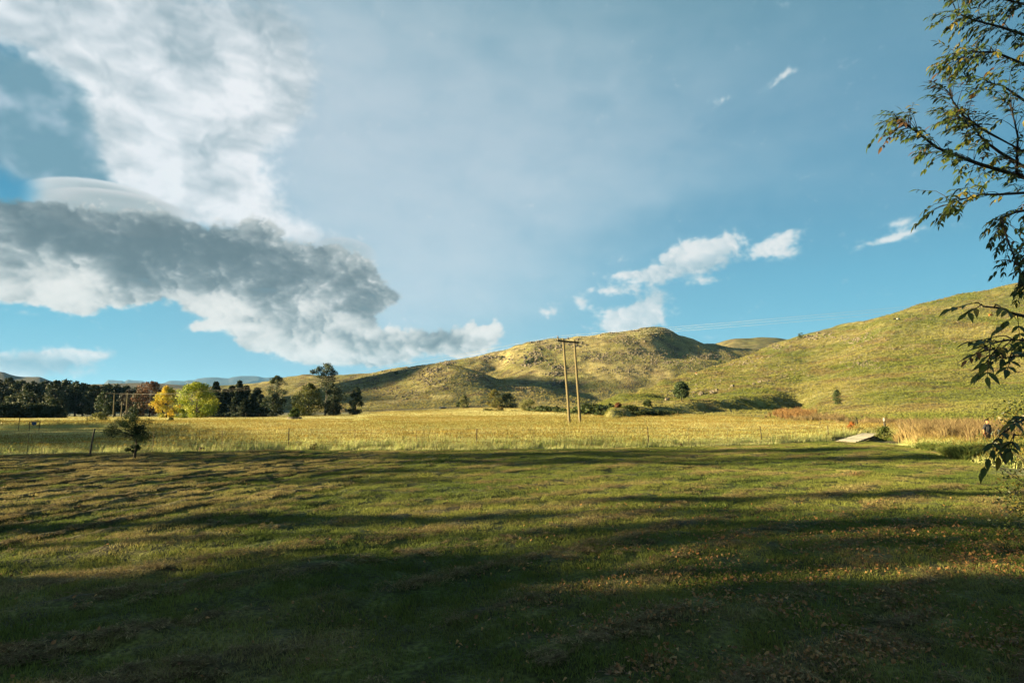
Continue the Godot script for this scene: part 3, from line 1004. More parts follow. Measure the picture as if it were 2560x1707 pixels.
func bridge_gap(x: float, z: float) -> float:          # metres from the middle line of the footbridge
	var p := Vector2(x, z)
	return p.distance_to(Geometry2D.get_closest_point_to_segment(p, Vector2(23.2, -41.7), Vector2(28.3, -47.0)))

func make_grass() -> void:
	# mown lawn: short blades, tinted by where green sward and lying hay alternate
	var lawn_kinds := []
	var bags: Array[Bag] = []
	for k in 6:
		lawn_kinds.append(blades(260, 0.56, 0.025, 0.07, 0.0045, 0.9, Vector3(0.15, 0, 0), [Color(1.0, 1.0, 1.0), Color(0.8, 0.9, 0.7), Color(1.25, 1.15, 0.9)]).mesh(M.blade))
		bags.append(Bag.new())
	var hay_kinds := []
	var hay_bags: Array[Bag] = []
	for k in 4:
		hay_kinds.append(blades(150, 0.6, 0.06, 0.16, 0.004, 1.6, Vector3.ZERO, [Color(0.26, 0.19, 0.09), Color(0.17, 0.115, 0.06), Color(0.30, 0.235, 0.12), Color(0.12, 0.10, 0.04)], 0.0, 0.72).mesh(M.straw))
		hay_bags.append(Bag.new())
	var d := 5.2
	while d < 45.0:
		var step := 0.40 if d < 14.0 else 0.44
		var x := -0.8535 * d * 1.06 - 1.0
		while x < 0.8535 * d * 1.06 + 1.0:
			var px := x + rnd(-0.2, 0.2)
			var pz := -d + rnd(-0.2, 0.2)
			if lawn_inside(px, pz) > -0.3:
				var r := rows(px, pz)
				var t := Transform3D(Basis(Vector3.UP, rnd(0, TAU)).scaled(Vector3.ONE * rnd(0.8, 1.25) * Vector3(1, 1.0 + 0.5 * maxf(-r, 0.0), 1)), Vector3(px, lawn_height(px, pz), pz))
				bags[rng.randi() % 6].put(t, tint(lawn_colour(px, pz) * 1.1, 0.15))
				if r + rnd(-0.5, 0.5) + 0.8 * n_patch.get_noise_2d(px, pz) > 0.5:
					hay_bags[rng.randi() % 4].put(Transform3D(Basis(Vector3.UP, rnd(0, TAU)).scaled(Vector3.ONE * rnd(0.5, 1.1)), Vector3(px, lawn_height(px, pz) + 0.015, pz)), tint(Color(0.85, 0.8, 0.8), 0.3))
			x += step
		d += step
	# small heaps of raked cuttings
	var heap_kinds := []
	var heap_bags: Array[Bag] = []
	for k in 5:
		var m := Maker.new()
		for i in 90:
			var a := rnd(0, TAU)
			var q := sqrt(rng.randf())
			var at := Vector3(cos(a) * q * 0.5, (1.0 - q * q) * 0.34 * rnd(0.3, 1.0), sin(a) * q * 0.35)
			var al := Vector3(rnd(-1, 1), rnd(-0.35, 0.45), rnd(-1, 1)).normalized()
			m.leaf(at, al, al.cross(Vector3(0.1, 1, 0.2)).normalized(), rnd(0.2, 0.5), 0.022, shade_of(pick([Color(0.27, 0.20, 0.10), Color(0.17, 0.115, 0.06), Color(0.12, 0.085, 0.045), Color(0.22, 0.19, 0.08)]), 0.25))
		heap_kinds.append(m.mesh(M.straw))
		heap_bags.append(Bag.new())
	for i in 15000:
		var dd := 5.5 * pow(7.2, rng.randf())
		var x := rnd(-0.9, 0.9) * dd
		if lawn_inside(x, -dd) < 0.4:
			continue
		if rows(x, -dd) + 1.1 * n_patch.get_noise_2d(x * 1.3, -dd * 1.3) + rnd(-0.5, 0.25) < 0.42:
			continue
		var s := rnd(0.07, 0.24) * (0.8 + 0.3 * rng.randf())
		heap_bags[i % 5].put(Transform3D(Basis(Vector3.UP, rnd(0, TAU)) * Basis.from_scale(Vector3(s * rnd(0.9, 1.6), s * rnd(0.5, 0.95), s)), Vector3(x, lawn_height(x, -dd) + 0.015, -dd)), tint(Color(1, 1, 1), 0.35))
	for k in 5:
		scatter("grass_cuttings", heap_bags[k], heap_kinds[k], "small brown heaps of raked cuttings all over the lawn", "hay")
	for k in 6:
		scatter("lawn_grass", bags[k], lawn_kinds[k], "short green blades of the mown lawn", "grass")
	for k in 4:
		scatter("cut_grass", hay_bags[k], hay_kinds[k], "dry cut grass lying in rows on the lawn", "hay")
	print("lawn ", Time.get_ticks_msec())
	# meadow: tall dry grass beyond the wire fence
	var tall_kinds := []
	var tall: Array[Bag] = []
	for k in 6:
		tall_kinds.append(blades(150, 1.25, 0.28, 0.68, 0.009, 0.32, Vector3(0.16, 0, 0.02), [Color(1.0, 1.0, 1.0), Color(0.85, 0.95, 0.7), Color(1.1, 1.05, 1.0), Color(0.7, 0.85, 0.5)], 0.5).mesh(M.straw))
		tall.append(Bag.new())
	var far_kinds := []
	var far: Array[Bag] = []
	for k in 4:
		far_kinds.append(blades(150, 2.6, 0.3, 0.7, 0.02, 0.3, Vector3(0.16, 0, 0.02), [Color(1.0, 1.0, 1.0), Color(0.85, 0.95, 0.75), Color(1.1, 1.05, 1.0)], 0.3).mesh(M.straw))
		far.append(Bag.new())
	d = 26.0
	while d < 235.0:
		var close := d < 105.0
		var step := 0.85 if close else 1.8
		var x := -0.8535 * d * 1.05 - 2.0
		while x < 0.8535 * d * 1.05 + 2.0:
			var px := x + rnd(-0.5, 0.5) * step
			var pz := -d + rnd(-0.5, 0.5) * step
			x += step
			var inside := lawn_inside(px, pz)
			if inside > -0.25:
				continue
			var y := ground(px, pz)
			var hy := near_hill.at(px, pz) if px / -pz > near_hill.u0 else -9.0
			if hy > y + 0.1:
				continue
			var u := px / -pz
			var c := field_colour(px, pz)
			var h := rnd(0.8, 1.15) * (1.0 + 0.35 * n_patch.get_noise_2d(px * 0.4, pz * 0.4))
			if u < -0.24 + 0.05 * n_patch.get_noise_2d(px * 0.2, pz * 0.2) and d > 72.0:
				h *= 0.45                                   # grazed pasture in front of the trees
			if u < -0.62 and d > 40.0 and d < 62.0:
				h *= 0.3                                    # the bare yard behind the leaning posts
			h *= smoothstep(-0.2, -1.6, inside) * 0.75 + 0.25
			if inside > -8.0:                               # ranker, greener growth along the fence
				c = mixc(c, Color(0.24, 0.23, 0.09), 0.5)
			if bridge_gap(px, pz) < 2.8:
				continue
			c *= 1.75
			var t := Transform3D(Basis(Vector3.UP, rnd(-0.5, 0.5)).scaled(Vector3(1, h, 1)), Vector3(px, y, pz))
			if close:
				tall[rng.randi() % 6].put(t, tint(c, 0.16))
			else:
				far[rng.randi() % 4].put(t, tint(c, 0.12))
		d += step
	for k in 6:
		scatter("meadow_grass", tall[k], tall_kinds[k], "tall dry golden grass of the meadow behind the wire fence", "grass")
	for k in 4:
		scatter("distant_meadow_grass", far[k], far_kinds[k], "pale dry grass at the far side of the meadow", "grass")
	print("meadow ", Time.get_ticks_msec())
	# tussocks that give the hillsides their grain
	var ridge_clump := tuft(14, 0.8, 0.3, 0.8, 0.10, [Color(1, 1, 1), Color(0.8, 0.9, 0.7), Color(1.15, 1.0, 0.8)]).mesh(M.straw)
	var rb := Bag.new()
	for i in 52000:
		var dd := rnd(290.0, 860.0)
		var x := rnd(-0.45, 0.42) * dd
		var hy := floor_at(x, -dd)
		if hy < ground(x, -dd) + 0.4:
			continue
		var s := rnd(0.4, 1.1) * (0.6 + dd / 1200.0)
		rb.put(Transform3D(Basis(Vector3.UP, rnd(0, TAU)).scaled(Vector3(s, s * rnd(0.7, 1.2), s)), Vector3(x, hy, -dd)), tint(hill_tone(x * 0.7, -dd * 0.7, Color(0.235, 0.225, 0.07), Color(0.41, 0.34, 0.15), Color(0.25, 0.18, 0.10)) * 0.95, 0.10))
	scatter("ridge_tussocks", rb, ridge_clump, "grass tussocks all over the ridge and its spur", "grass")
	var clump := [tuft(16, 0.30, 0.16, 0.42, 0.03, [Color(1, 1, 1), Color(0.8, 0.9, 0.7), Color(1.15, 1.0, 0.8)]).mesh(M.straw), tuft(16, 0.36, 0.12, 0.34, 0.035, [Color(1, 1, 1), Color(0.75, 0.85, 0.65)]).mesh(M.straw)]
	var cb: Array[Bag] = [Bag.new(), Bag.new()]
	for i in 64000:
		var dd := 55.0 * pow(7.4, pow(rng.randf(), 0.72))
		var uu := rnd(0.13, 1.0)
		var x := uu * dd
		if dd > near_hill.deep[-1] * 0.7:
			continue
		var y := near_hill.at(x, -dd)
		if y < ground(x, -dd) + 0.05:
			continue
		var c := hill_tone(x, -dd, Color(0.205, 0.22, 0.06), Color(0.35, 0.305, 0.12), Color(0.25, 0.185, 0.09))
		var s := rnd(0.6, 1.5) * clampf(dd / 130.0, 0.8, 1.9)
		cb[i % 2].put(Transform3D(Basis(Vector3.UP, rnd(0, TAU)).scaled(Vector3(s, s * rnd(0.4, 0.75), s)), Vector3(x, y, -dd)), tint(c * 0.88, 0.08))
	for k in 2:
		scatter("hillside_tussocks", cb[k], clump[k], "grass tussocks all over the near hillside", "grass")
	print("tussocks ", Time.get_ticks_msec())

# ---------------------------------------------------------------- rocks
func rock_mesh(kind_seed: int, tone: Color) -> ArrayMesh:
	var n := noise(kind_seed, 0.9, 3)
	var k := Maker.new()
	var rings := 6
	var sides := 8
	var pts := []
	for j in rings + 1:
		var row := []
		for i in sides:
			var a := TAU * i / sides
			var b := PI * j / rings - PI / 2
			var p := Vector3(cos(a) * cos(b), sin(b), sin(a) * cos(b))
			p = p.sign() * Vector3(pow(absf(p.x), 0.7), pow(absf(p.y), 0.7), pow(absf(p.z), 0.7))
			row.append(p * (0.5 + 0.28 * n.get_noise_3dv(p * 1.3)))
		pts.append(row)
	for j in rings:
		for i in sides:
			var q := (i + 1) % sides
			k.tri(pts[j][i], pts[j + 1][i], pts[j + 1][q], shade_of(tone, 0.1))
			k.tri(pts[j][i], pts[j + 1][q], pts[j][q], shade_of(tone, 0.1))
	for i in k.n.size():                                # faces point outwards
		if k.n[i].dot(k.v[i]) < 0.0:
			k.n[i] = -k.n[i]
	return k.mesh(M.stone)

var rocks: Array[ArrayMesh] = []

func make_rocks() -> void:
	for k in 4:
		rocks.append(rock_mesh(60 + k, Color(0.235, 0.195, 0.145)))
	var b: Array[Bag] = []
	for k in 4:
		b.append(Bag.new())
	# bands of outcrop: [photograph x, y, spread x, spread y, count, size in pixels]
	for s in [[2030, 842, 60, 10, 70, 6], [1960, 868, 50, 10, 40, 5], [2135, 850, 40, 14, 60, 5], [2200, 842, 30, 12, 25, 4], [1880, 905, 60, 16, 60, 5], [1780, 950, 60, 20, 60, 4], [1700, 985, 60, 14, 50, 5], [2150, 905, 60, 16, 80, 4], [2170, 915, 50, 8, 60, 4], [1960, 930, 60, 30, 50, 4], [2080, 760, 200, 60, 0, 3], [2300, 870, 120, 20, 40, 4], [2380, 790, 90, 40, 20, 4], [1900, 955, 60, 16, 40, 4], [2250, 800, 140, 30, 30, 3]]:
		for i in s[4]:
			var p := foot(s[0] + rng.randfn() * s[2] * 0.5, s[1] + rng.randfn() * s[3] * 0.5, 60.0, 420.0)
			if p.z < -410.0 or p.z > -70.0:
				continue
			var w: float = s[5] * rnd(0.4, 1.2) * -p.z / LENS
			b[i % 4].put(Transform3D(Basis(Vector3.UP, rnd(0, TAU)) * Basis(Vector3.RIGHT, rnd(-0.4, 0.4)) * Basis.from_scale(Vector3(w, w * rnd(0.6, 1.0), w)), p + Vector3(0, w * 0.12, 0)), tint(Color(1, 1, 1), 0.3))
	for k in 4:
		scatter("hillside_rocks", b[k], rocks[k], "weathered rocks strewn over the near grassy hillside", "rocks")
		b[k] = Bag.new()
	for s in [[1560, 850, 60, 14, 110, 4], [1600, 885, 110, 12, 260, 3.5], [1500, 895, 60, 12, 160, 3.5], [1440, 862, 30, 10, 50, 5], [1380, 870, 30, 8, 60, 5], [1340, 890, 30, 16, 80, 5], [1320, 905, 30, 12, 60, 6], [1400, 918, 40, 8, 60, 5], [1240, 896, 40, 8, 40, 5], [1220, 893, 20, 6, 30, 5], [1330, 855, 40, 4, 40, 4], [1530, 830, 16, 4, 40, 5], [1580, 826, 20, 4, 40, 4], [1660, 905, 100, 16, 220, 3.5], [1560, 925, 70, 12, 120, 3.5], [1120, 908, 22, 4, 70, 5], [1085, 925, 26, 8, 70, 5], [1080, 950, 60, 22, 220, 4], [1000, 935, 60, 14, 80, 4], [920, 950, 40, 12, 80, 4], [940, 975, 50, 10, 60, 4], [1020, 985, 60, 14, 90, 4], [1190, 945, 40, 10, 70, 4], [1400, 960, 26, 8, 60, 6], [1320, 975, 60, 8, 60, 4], [1390, 935, 30, 6, 50, 5], [1770, 892, 40, 8, 60, 3.5], [1200, 900, 140, 16, 120, 3]]:
		for i in s[4]:
			var p := foot(s[0] + rng.randfn() * s[2] * 0.5, s[1] + rng.randfn() * s[3] * 0.5, 240.0, 1000.0)
			if p.z < -980.0:
				continue
			var w: float = s[5] * rnd(0.4, 1.25) * -p.z / LENS
			b[i % 4].put(Transform3D(Basis(Vector3.UP, rnd(0, TAU)) * Basis(Vector3.RIGHT, rnd(-0.4, 0.4)) * Basis.from_scale(Vector3(w * 1.15, w * rnd(0.5, 1.0), w)), p + Vector3(0, w * 0.15, 0)), tint(Color(0.9, 0.9, 0.9), 0.35))
	for k in 4:
		scatter("ridge_rocks", b[k], rocks[k], "dark rocks strewn over the ridge, the spur and the crag", "rocks")
	for s in [[1781, 983, 11, "dark boulder with a pale side on the hillside, beside the round tree's shadow"], [1793, 977, 7, "small brownish boulder uphill of the larger dark boulder beside the tree's shadow"], [1754, 987, 11, "dark boulder at the lower edge of the round tree's shadow on the hillside"], [1668, 1002, 10, "pale upright boulder downhill of the round tree on the hillside"], [1900, 958, 9, "grey boulder standing alone on the open hillside above the shaded bank"], [1832, 968, 9, "leaning grey boulder in a short line of stones on the hillside"]]:
		var p := foot(s[0], s[1], 60.0, 420.0)
		var w: float = s[2] * -p.z / LENS * 1.1
		var o := solo("boulder", rocks[rng.randi() % 4], s[3], "boulder", p + Vector3(0, w * 0.2, 0))
		o.basis = Basis(Vector3.UP, rnd(0, TAU)) * Basis.from_scale(Vector3(w, w * 0.95, w))

# ---------------------------------------------------------------- trees
# outline: [[height share, radius share], ...]; clumps of small leaves fill it
func clumps(outline: Array, height: float, radius: float, count: int, size: float, hollow := 0.45) -> Array:
	var out := []
	for i in count:
		var t := rng.randf()
		var r := along_line(outline, t)
		var a := rnd(0, TAU)
		var rr := r * radius * pow(rnd(hollow, 1.0), 0.7) * rnd(0.85, 1.05)
		out.append([Vector3(cos(a) * rr, t * height, sin(a) * rr), size * rnd(0.65, 1.25) * clampf(r + 0.25, 0.35, 1.0)])
	return out

func crown(spots: Array, each: int, leaf: float, tones: Array, flat := 0.75, droop := 0.0) -> Maker:
	var k := Maker.new()
	for s in spots:
		var tone: Color = shade_of(pick(tones), 0.16)
		for i in each:
			var dir := Vector3(rng.randfn(), rng.randfn(), rng.randfn()).normalized()
			var p: Vector3 = s[0] + dir * Vector3(1, flat, 1) * s[1] * pow(rng.randf(), 0.4)
			var along := (dir * 0.6 + Vector3(rnd(-1, 1), rnd(-1, 1) - droop, rnd(-1, 1))).normalized()
			var across := along.cross(Vector3(rnd(-1, 1), rnd(-1, 1), rnd(-1, 1))).normalized()
			var nn := along.cross(across).normalized()
			if nn.dot(dir) < 0.0:
				nn = -nn
			var l := leaf * rnd(0.6, 1.3)
			k.leaf(p, along, across, l, l * 0.34, shade_of(tone, 0.22), (nn + dir * 0.7).normalized())
	return k

func trunk(height: float, thick: float, spots: Array, limbs: int, tone: Color, low := 0.25) -> Maker:
	var k := Maker.new()
	var pts := []
	var rad := []
	var lean := Vector3(rnd(-0.05, 0.05), 0, rnd(-0.05, 0.05)) * height
	for j in 6:
		var t := j / 5.0
		pts.append(Vector3(0, -0.25 + (height * 0.8 + 0.25) * t, 0) + lean * t * t + Vector3(rnd(-0.02, 0.02), 0, rnd(-0.02, 0.02)) * height * t)
		rad.append(thick * (1.35 if j == 0 else 1.0 - 0.8 * t))
	k.tube(pts, rad, 7, tone)
	for i in limbs:
		var s: Array = pick(spots)
		var goal: Vector3 = s[0]
		var t := clampf(goal.y / height - rnd(0.12, 0.3), low, 0.75)
		var from: Vector3 = pts[0].lerp(pts[-1], t)
		k.tube([from, from.lerp(goal, 0.5) + Vector3(0, height * 0.03, 0), goal], [thick * 0.4 * (1.1 - t), thick * 0.25 * (1.1 - t), thick * 0.07], 5, tone, false)
	return k

const ROUND := [[0.0, 0.35], [0.15, 0.8], [0.4, 1.0], [0.7, 0.85], [0.9, 0.5], [1.0, 0.15]]
const EGG := [[0.0, 0.5], [0.2, 0.95], [0.4, 1.0], [0.7, 0.7], [0.9, 0.38], [1.0, 0.1]]
const CONE := [[0.0, 0.85], [0.15, 1.0], [0.5, 0.62], [0.8, 0.3], [1.0, 0.04]]
const COLUMN := [[0.0, 0.7], [0.2, 1.0], [0.6, 0.9], [0.85, 0.6], [1.0, 0.15]]
const FLAT := [[0.0, 0.2], [0.3, 0.7], [0.6, 1.0], [0.85, 0.9], [1.0, 0.4]]
const DOME := [[0.0, 1.0], [0.4, 0.95], [0.75, 0.7], [1.0, 0.2]]

var DARK := [Color(0.022, 0.034, 0.014), Color(0.030, 0.042, 0.018), Color(0.018, 0.028, 0.014), Color(0.045, 0.052, 0.020)]
var BARK := Color(0.12, 0.09, 0.065)

# a whole tree: px of its foot, top of its crown, half width; where the crown begins as a share of the height
func tree(called: String, label: String, category: String, group: String, where: Vector3, height: float, radius: float, outline: Array, begin: float, tones: Array, count := 46, each := 70, leaf := 0.34, stuff := "foliage", limbs := 9, size := 0.30, thick := 0.0) -> Node3D:
	var o := thing(called, label, category, where, rnd(0, TAU), group)
	var high := height * (1.0 - begin)
	var spots := clumps(outline, high * 0.94, radius * 0.86, count, radius * size)
	for s in spots:
		s[0].y += height * begin
	part("trunk", trunk(height * 0.9, thick if thick > 0.0 else clampf(height * 0.022, 0.04, 0.35), spots, limbs, BARK).mesh(M.bark), o)
	part("crown", crown(spots, each, leaf, tones).mesh(M[stuff]), o)
	return o

func tree_px(called: String, label: String, category: String, group: String, px: float, base: float, top: float, half: float, outline: Array, begin: float, tones: Array, count := 46, each := 70, leaf := 0.34, stuff := "foliage", limbs := 9, size := 0.30, at_depth := 0.0) -> Node3D:
	var p := foot(px, base)
	if at_depth > 0.0:
		var r := ray(px, base)
		p = Vector3(r.x * at_depth, floor_at(r.x * at_depth, -at_depth), -at_depth)
	var h := EYE.y + ray(px, top).y * -p.z - p.y
	return tree(called, label, category, group, p, h, half / LENS * -p.z, outline, begin, tones, count, each, leaf, stuff, limbs, size)

func again(o: Node3D, px: float, base: float, top: float, at_depth: float, wide := 1.0, label := "") -> Node3D:
	var c: Node3D = o.duplicate()
	c.name = numbered(str(o.get_meta("proto")))
	add_child(c)
	var r := ray(px, base)
	c.position = Vector3(r.x * at_depth, floor_at(r.x * at_depth, -at_depth), -at_depth)
	var h := EYE.y + ray(px, top).y * at_depth - c.position.y
	var s: float = h / float(o.get_meta("tall"))
	c.basis = Basis(Vector3.UP, rnd(0, TAU)) * Basis.from_scale(Vector3(s * wide, s, s * wide))
	if label:
		c.set_meta("label", label)
	return c

func proto(o: Node3D, called: String, tall: float) -> Node3D:
	o.set_meta("proto", called)
	o.set_meta("tall", tall)
	return o

const SHADOWS := [[-52.0, -40.0, 26.0, 33.0, 3.4, 60, 0.32], [-60.0, -4.0, 36.0, 28.6, 2.8, 44, 0.20], [-60.0, -50.0, 6.0, 24.0, 3.4, 20, 0.16], [-34.0, -22.0, 4.0, 15.0, 0.6, 16, 0.32], [-48.0, -2.0, 20.0, 17.0, 0.8, 18, 0.28], [-58.0, -8.0, 26.0, 14.8, 1.0, 18, 0.26], [-44.0, 2.0, 22.0, 12.9, 1.0, 26, 0.27], [-54.0, -4.0, 18.0, 11.6, 0.9, 20, 0.26], [-26.0, -14.0, 2.0, 9.8, 0.9, 30, 0.33], [-40.0, -6.0, 14.0, 10.3, 0.9, 20, 0.27], [-30.0, -16.0, 9.0, 8.7, 0.9, 30, 0.32], [-46.0, -4.0, 12.0, 7.8, 0.9, 24, 0.28], [-28.0, -6.0, 9.0, 6.9, 0.9, 26, 0.30], [-50.0, -48.0, -12.0, 39.0, 2.6, 60, 0.36], [-56.0, -54.0, -14.0, 43.5, 3.0, 90, 0.40], [-58.0, -56.0, -16.0, 47.5, 3.0, 90, 0.40], [-60.0, -58.0, -18.0, 52.0, 3.2, 90, 0.40], [-64.0, -62.0, -22.0, 57.0, 3.2, 80, 0.40], [-70.0, -68.0, -26.0, 62.5, 3.4, 80, 0.40], [-76.0, -74.0, -32.0, 69.0, 3.6, 70, 0.38], [-84.0, -80.0, -44.0, 78.0, 4.0, 60, 0.38], [-22.0, -8.0, 10.0, 4.6, 1.6, 44, 0.34], [-26.0, -6.0, 14.0, 6.0, 0.9, 44, 0.36], [-32.0, -4.0, 14.0, 8.2, 0.9, 36, 0.32], [-38.0, 0.0, 14.0, 7.2, 0.9, 36, 0.32], [-24.0, -6.0, 26.0, 2.6, 1.7, 60, 0.36], [-30.0, 0.0, 26.0, 4.7, 1.3, 40, 0.34]]

func make_trees() -> void:
	# the dark belt of tall trees behind the pasture
	var belt_label := "dark evergreen tree in the tall belt behind the pasture"
	var belt := []
	var tops := [[14, 943, 242], [44, 949, 232], [74, 952, 228], [104, 951, 236], [134, 949, 224], [158, 947, 244], [186, 952, 238], [205, 957, 246], [232, 960, 228], [262, 958, 240], [286, 959, 250], [-26, 938, 236], [-60, 944, 240], [310, 962, 262], [336, 966, 266], [395, 975, 262]]
	for k in 4:
		rng.seed = 200 + k
		var t: Array = tops[k]
		var r := ray(t[0], 1036)
		var p := Vector3(r.x * t[2], ground(r.x * t[2], -t[2]), -t[2])
		var h: float = EYE.y + ray(t[0], t[1]).y * t[2] - p.y
		belt.append(proto(tree("belt_tree", belt_label, "tree", "dark belt trees", p, h, rnd(4.6, 5.8), ROUND if k % 2 else COLUMN, 0.12, DARK, 60, 80, 0.62, "foliage", 8, 0.32), "belt_tree", h))
	for k in range(4, tops.size()):
		again(belt[k % 4], tops[k][0], 1036, tops[k][1], tops[k][2], rnd(0.85, 1.15))
	rng.seed = 210
	# lower dark bushes in front of the belt
	var low := proto(tree_px("hedge_tree", "low dark bushy tree in the hedge in front of the tall belt", "tree", "hedge trees in front of the belt", 30, 1040, 1008, 34, DOME, 0.0, DARK, 46, 80, 0.45, "foliage", 5, 0.36, 150.0), "hedge_tree", 1.0)
	low.set_meta("tall", EYE.y + ray(30, 1008).y * 150.0 - low.position.y)
	for s in [[-20, 1006, 148], [75, 1010, 150], [100, 1012, 152], [132, 1014, 154], [0, 1012, 146]]:
		again(low, s[0], 1040, s[1], s[2])
	tree_px("bushy_conifer", "grey green bushy conifer with a lit tip at the end of the dark hedge", "tree", "", 128, 1041, 996, 19, CONE, 0.0, [Color(0.07, 0.085, 0.03), Color(0.05, 0.065, 0.025)], 40, 80, 0.35, "foliage", 4, 0.36, 158.0)
	# autumn trees
	tree_px("yellow_tree", "round tree in bright yellow autumn leaf on the pasture edge", "tree", "", 415, 1046, 962, 38, EGG, 0.07, [Color(0.58, 0.38, 0.03), Color(0.50, 0.32, 0.025), Color(0.36, 0.31, 0.035), Color(0.46, 0.34, 0.03), Color(0.24, 0.25, 0.03), Color(0.30, 0.29, 0.03)], 84, 120, 0.3, "foliage", 10, 0.29)
	tree_px("lime_tree", "broad yellow green tree standing beside the bright yellow one", "tree", "", 490, 1047, 953, 52, ROUND, 0.05, [Color(0.27, 0.29, 0.03), Color(0.20, 0.25, 0.028), Color(0.33, 0.31, 0.035), Color(0.14, 0.18, 0.022)], 84, 130, 0.3, "foliage", 12, 0.28)
	tree_px("lime_bush", "small yellow green bush at the foot of the broad lime coloured tree", "bush", "", 450, 1048, 1022, 15, DOME, 0.0, [Color(0.20, 0.22, 0.022), Color(0.15, 0.19, 0.02)], 26, 60, 0.26, "foliage", 4, 0.36)
	tree_px("russet_tree", "tall dark tree with a russet red top behind the yellow tree", "tree", "", 372, 1040, 951, 42, ROUND, 0.1, [Color(0.10, 0.05, 0.028), Color(0.07, 0.042, 0.024), Color(0.13, 0.065, 0.035), Color(0.03, 0.035, 0.016)], 70, 100, 0.4, "foliage", 10, 0.26, 205.0)
	tree_px("plum_tree", "dark plum coloured tree beside the russet topped tree", "tree", "", 318, 1040, 972, 24, ROUND, 0.1, [Color(0.035, 0.025, 0.018), Color(0.028, 0.028, 0.016)], 40, 80, 0.4, "foliage", 8, 0.3, 215.0)
	tree_px("shade_tree", "dark green tree standing behind the far wooden pylon", "tree", "", 258, 1038, 974, 24, ROUND, 0.05, [Color(0.04, 0.058, 0.018), Color(0.03, 0.045, 0.016)], 50, 80, 0.38, "foliage", 8, 0.28, 218.0)
	tree_px("small_oak", "small dull green tree under the branches of the russet tree", "tree", "", 345, 1036, 1010, 24, ROUND, 0.1, [Color(0.04, 0.055, 0.02), Color(0.03, 0.045, 0.016)], 40, 70, 0.35, "foliage", 6, 0.3, 204.0)
	# conifers between the lime coloured tree and the gum trees
	rng.seed = 220
	var fir_h := EYE.y + ray(595, 950).y * 205.0 - floor_at(ray(595, 1038).x * 205.0, -205.0)
	var fir := proto(tree_px("conifer", "dark pointed conifer between the lime coloured tree and the gum tree", "tree", "dark conifers", 595, 1038, 950, 24, CONE, 0.0, DARK, 70, 110, 0.6, "needles", 6, 0.36, 205.0), "conifer", fir_h)
	for s in [[536, 953, 200, 1.2], [560, 972, 206, 1.6], [612, 962, 212, 1.4], [640, 968, 208, 1.6], [577, 963, 216, 1.5], [518, 985, 204, 1.7], [650, 985, 200, 1.7], [628, 982, 196, 1.6], [545, 990, 196, 2.0], [590, 990, 196, 2.0], [612, 995, 192, 2.0]]:
		again(fir, s[0], 1038, s[1], s[2], s[3])
	tree_px("green_sapling", "small bright green sapling in front of the dark conifers", "tree", "", 565, 1042, 1022, 12, EGG, 0.1, [Color(0.10, 0.15, 0.03), Color(0.08, 0.12, 0.025)], 22, 60, 0.25, "foliage", 4, 0.36)
	# gums
	tree_px("gum_tree", "pale limbed gum tree with an open greyish crown beside the conifers", "tree", "", 690, 1034, 936, 30, ROUND, 0.28, [Color(0.07, 0.085, 0.04), Color(0.10, 0.105, 0.055), Color(0.045, 0.06, 0.025)], 60, 70, 0.34, "foliage", 14, 0.22, 196.0)
	tree_px("shadowed_tree", "dark leafy tree under the open crowned gum", "tree", "", 682, 1036, 980, 32, ROUND, 0.03, DARK, 50, 80, 0.42, "foliage", 6, 0.3, 186.0)
	tree_px("olive_tree", "broad dark olive green tree in front of the tallest gum", "tree", "", 770, 1032, 955, 46, EGG, 0.03, [Color(0.055, 0.065, 0.015), Color(0.08, 0.085, 0.018), Color(0.035, 0.045, 0.014)], 90, 90, 0.36, "foliage", 10, 0.26, 186.0)
	tree_px("dark_gum", "dense dark gum tree filling in below the tallest one", "tree", "", 832, 1030, 956, 25, COLUMN, 0.03, [Color(0.03, 0.04, 0.018), Color(0.042, 0.052, 0.024)], 56, 90, 0.4, "foliage", 8, 0.3, 200.0)
	rng.seed = 231
	var g := ray(812, 1030)
	var gp := Vector3(g.x * 205.0, floor_at(g.x * 205.0, -205.0), -205.0)
	var gum := thing("tall_gum_tree", "tallest gum tree with a sparse tufted top above the olive green tree", "tree", gp)
	var spots := []
	for s in [[-24, 926, 1.3], [-18, 921, 1.1], [-30, 930, 0.9], [-3, 913, 1.3], [4, 916, 1.4], [10, 921, 1.3], [14, 928, 1.2], [20, 932, 1.0], [0, 926, 1.3], [-8, 932, 1.4], [-14, 938, 1.5], [6, 938, 1.5], [14, 945, 1.5], [-6, 946, 1.6], [18, 958, 2.0], [4, 955, 1.8], [24, 970, 2.2], [12, 972, 2.2], [28, 985, 2.2], [16, 990, 2.4], [26, 1002, 2.2], [14, 1008, 2.2], [32, 1012, 1.8], [-10, 960, 1.6], [36, 992, 1.6], [30, 1022, 1.6]]:
		spots.append([Vector3(s[0] / LENS * 205.0, EYE.y + ray(812, s[1]).y * 205.0 - gp.y, rnd(-1.6, 1.6)), s[2] * (0.95 if s[1] < 950 else 1.3)])
	part("trunk", trunk(13.5, 0.3, spots, 22, Color(0.22, 0.19, 0.15)).mesh(M.bark), gum)
	part("crown", crown(spots, 190, 0.42, [Color(0.04, 0.052, 0.024), Color(0.03, 0.04, 0.018), Color(0.055, 0.065, 0.03)], 0.8, 0.4).mesh(M.foliage), gum)
	tree_px("columnar_tree", "dark columnar tree standing alone at the end of the tree line", "tree", "", 889, 1027, 963, 18, COLUMN, 0.02, [Color(0.028, 0.04, 0.018), Color(0.04, 0.055, 0.024)], 60, 90, 0.36, "foliage", 6, 0.34, 200.0)
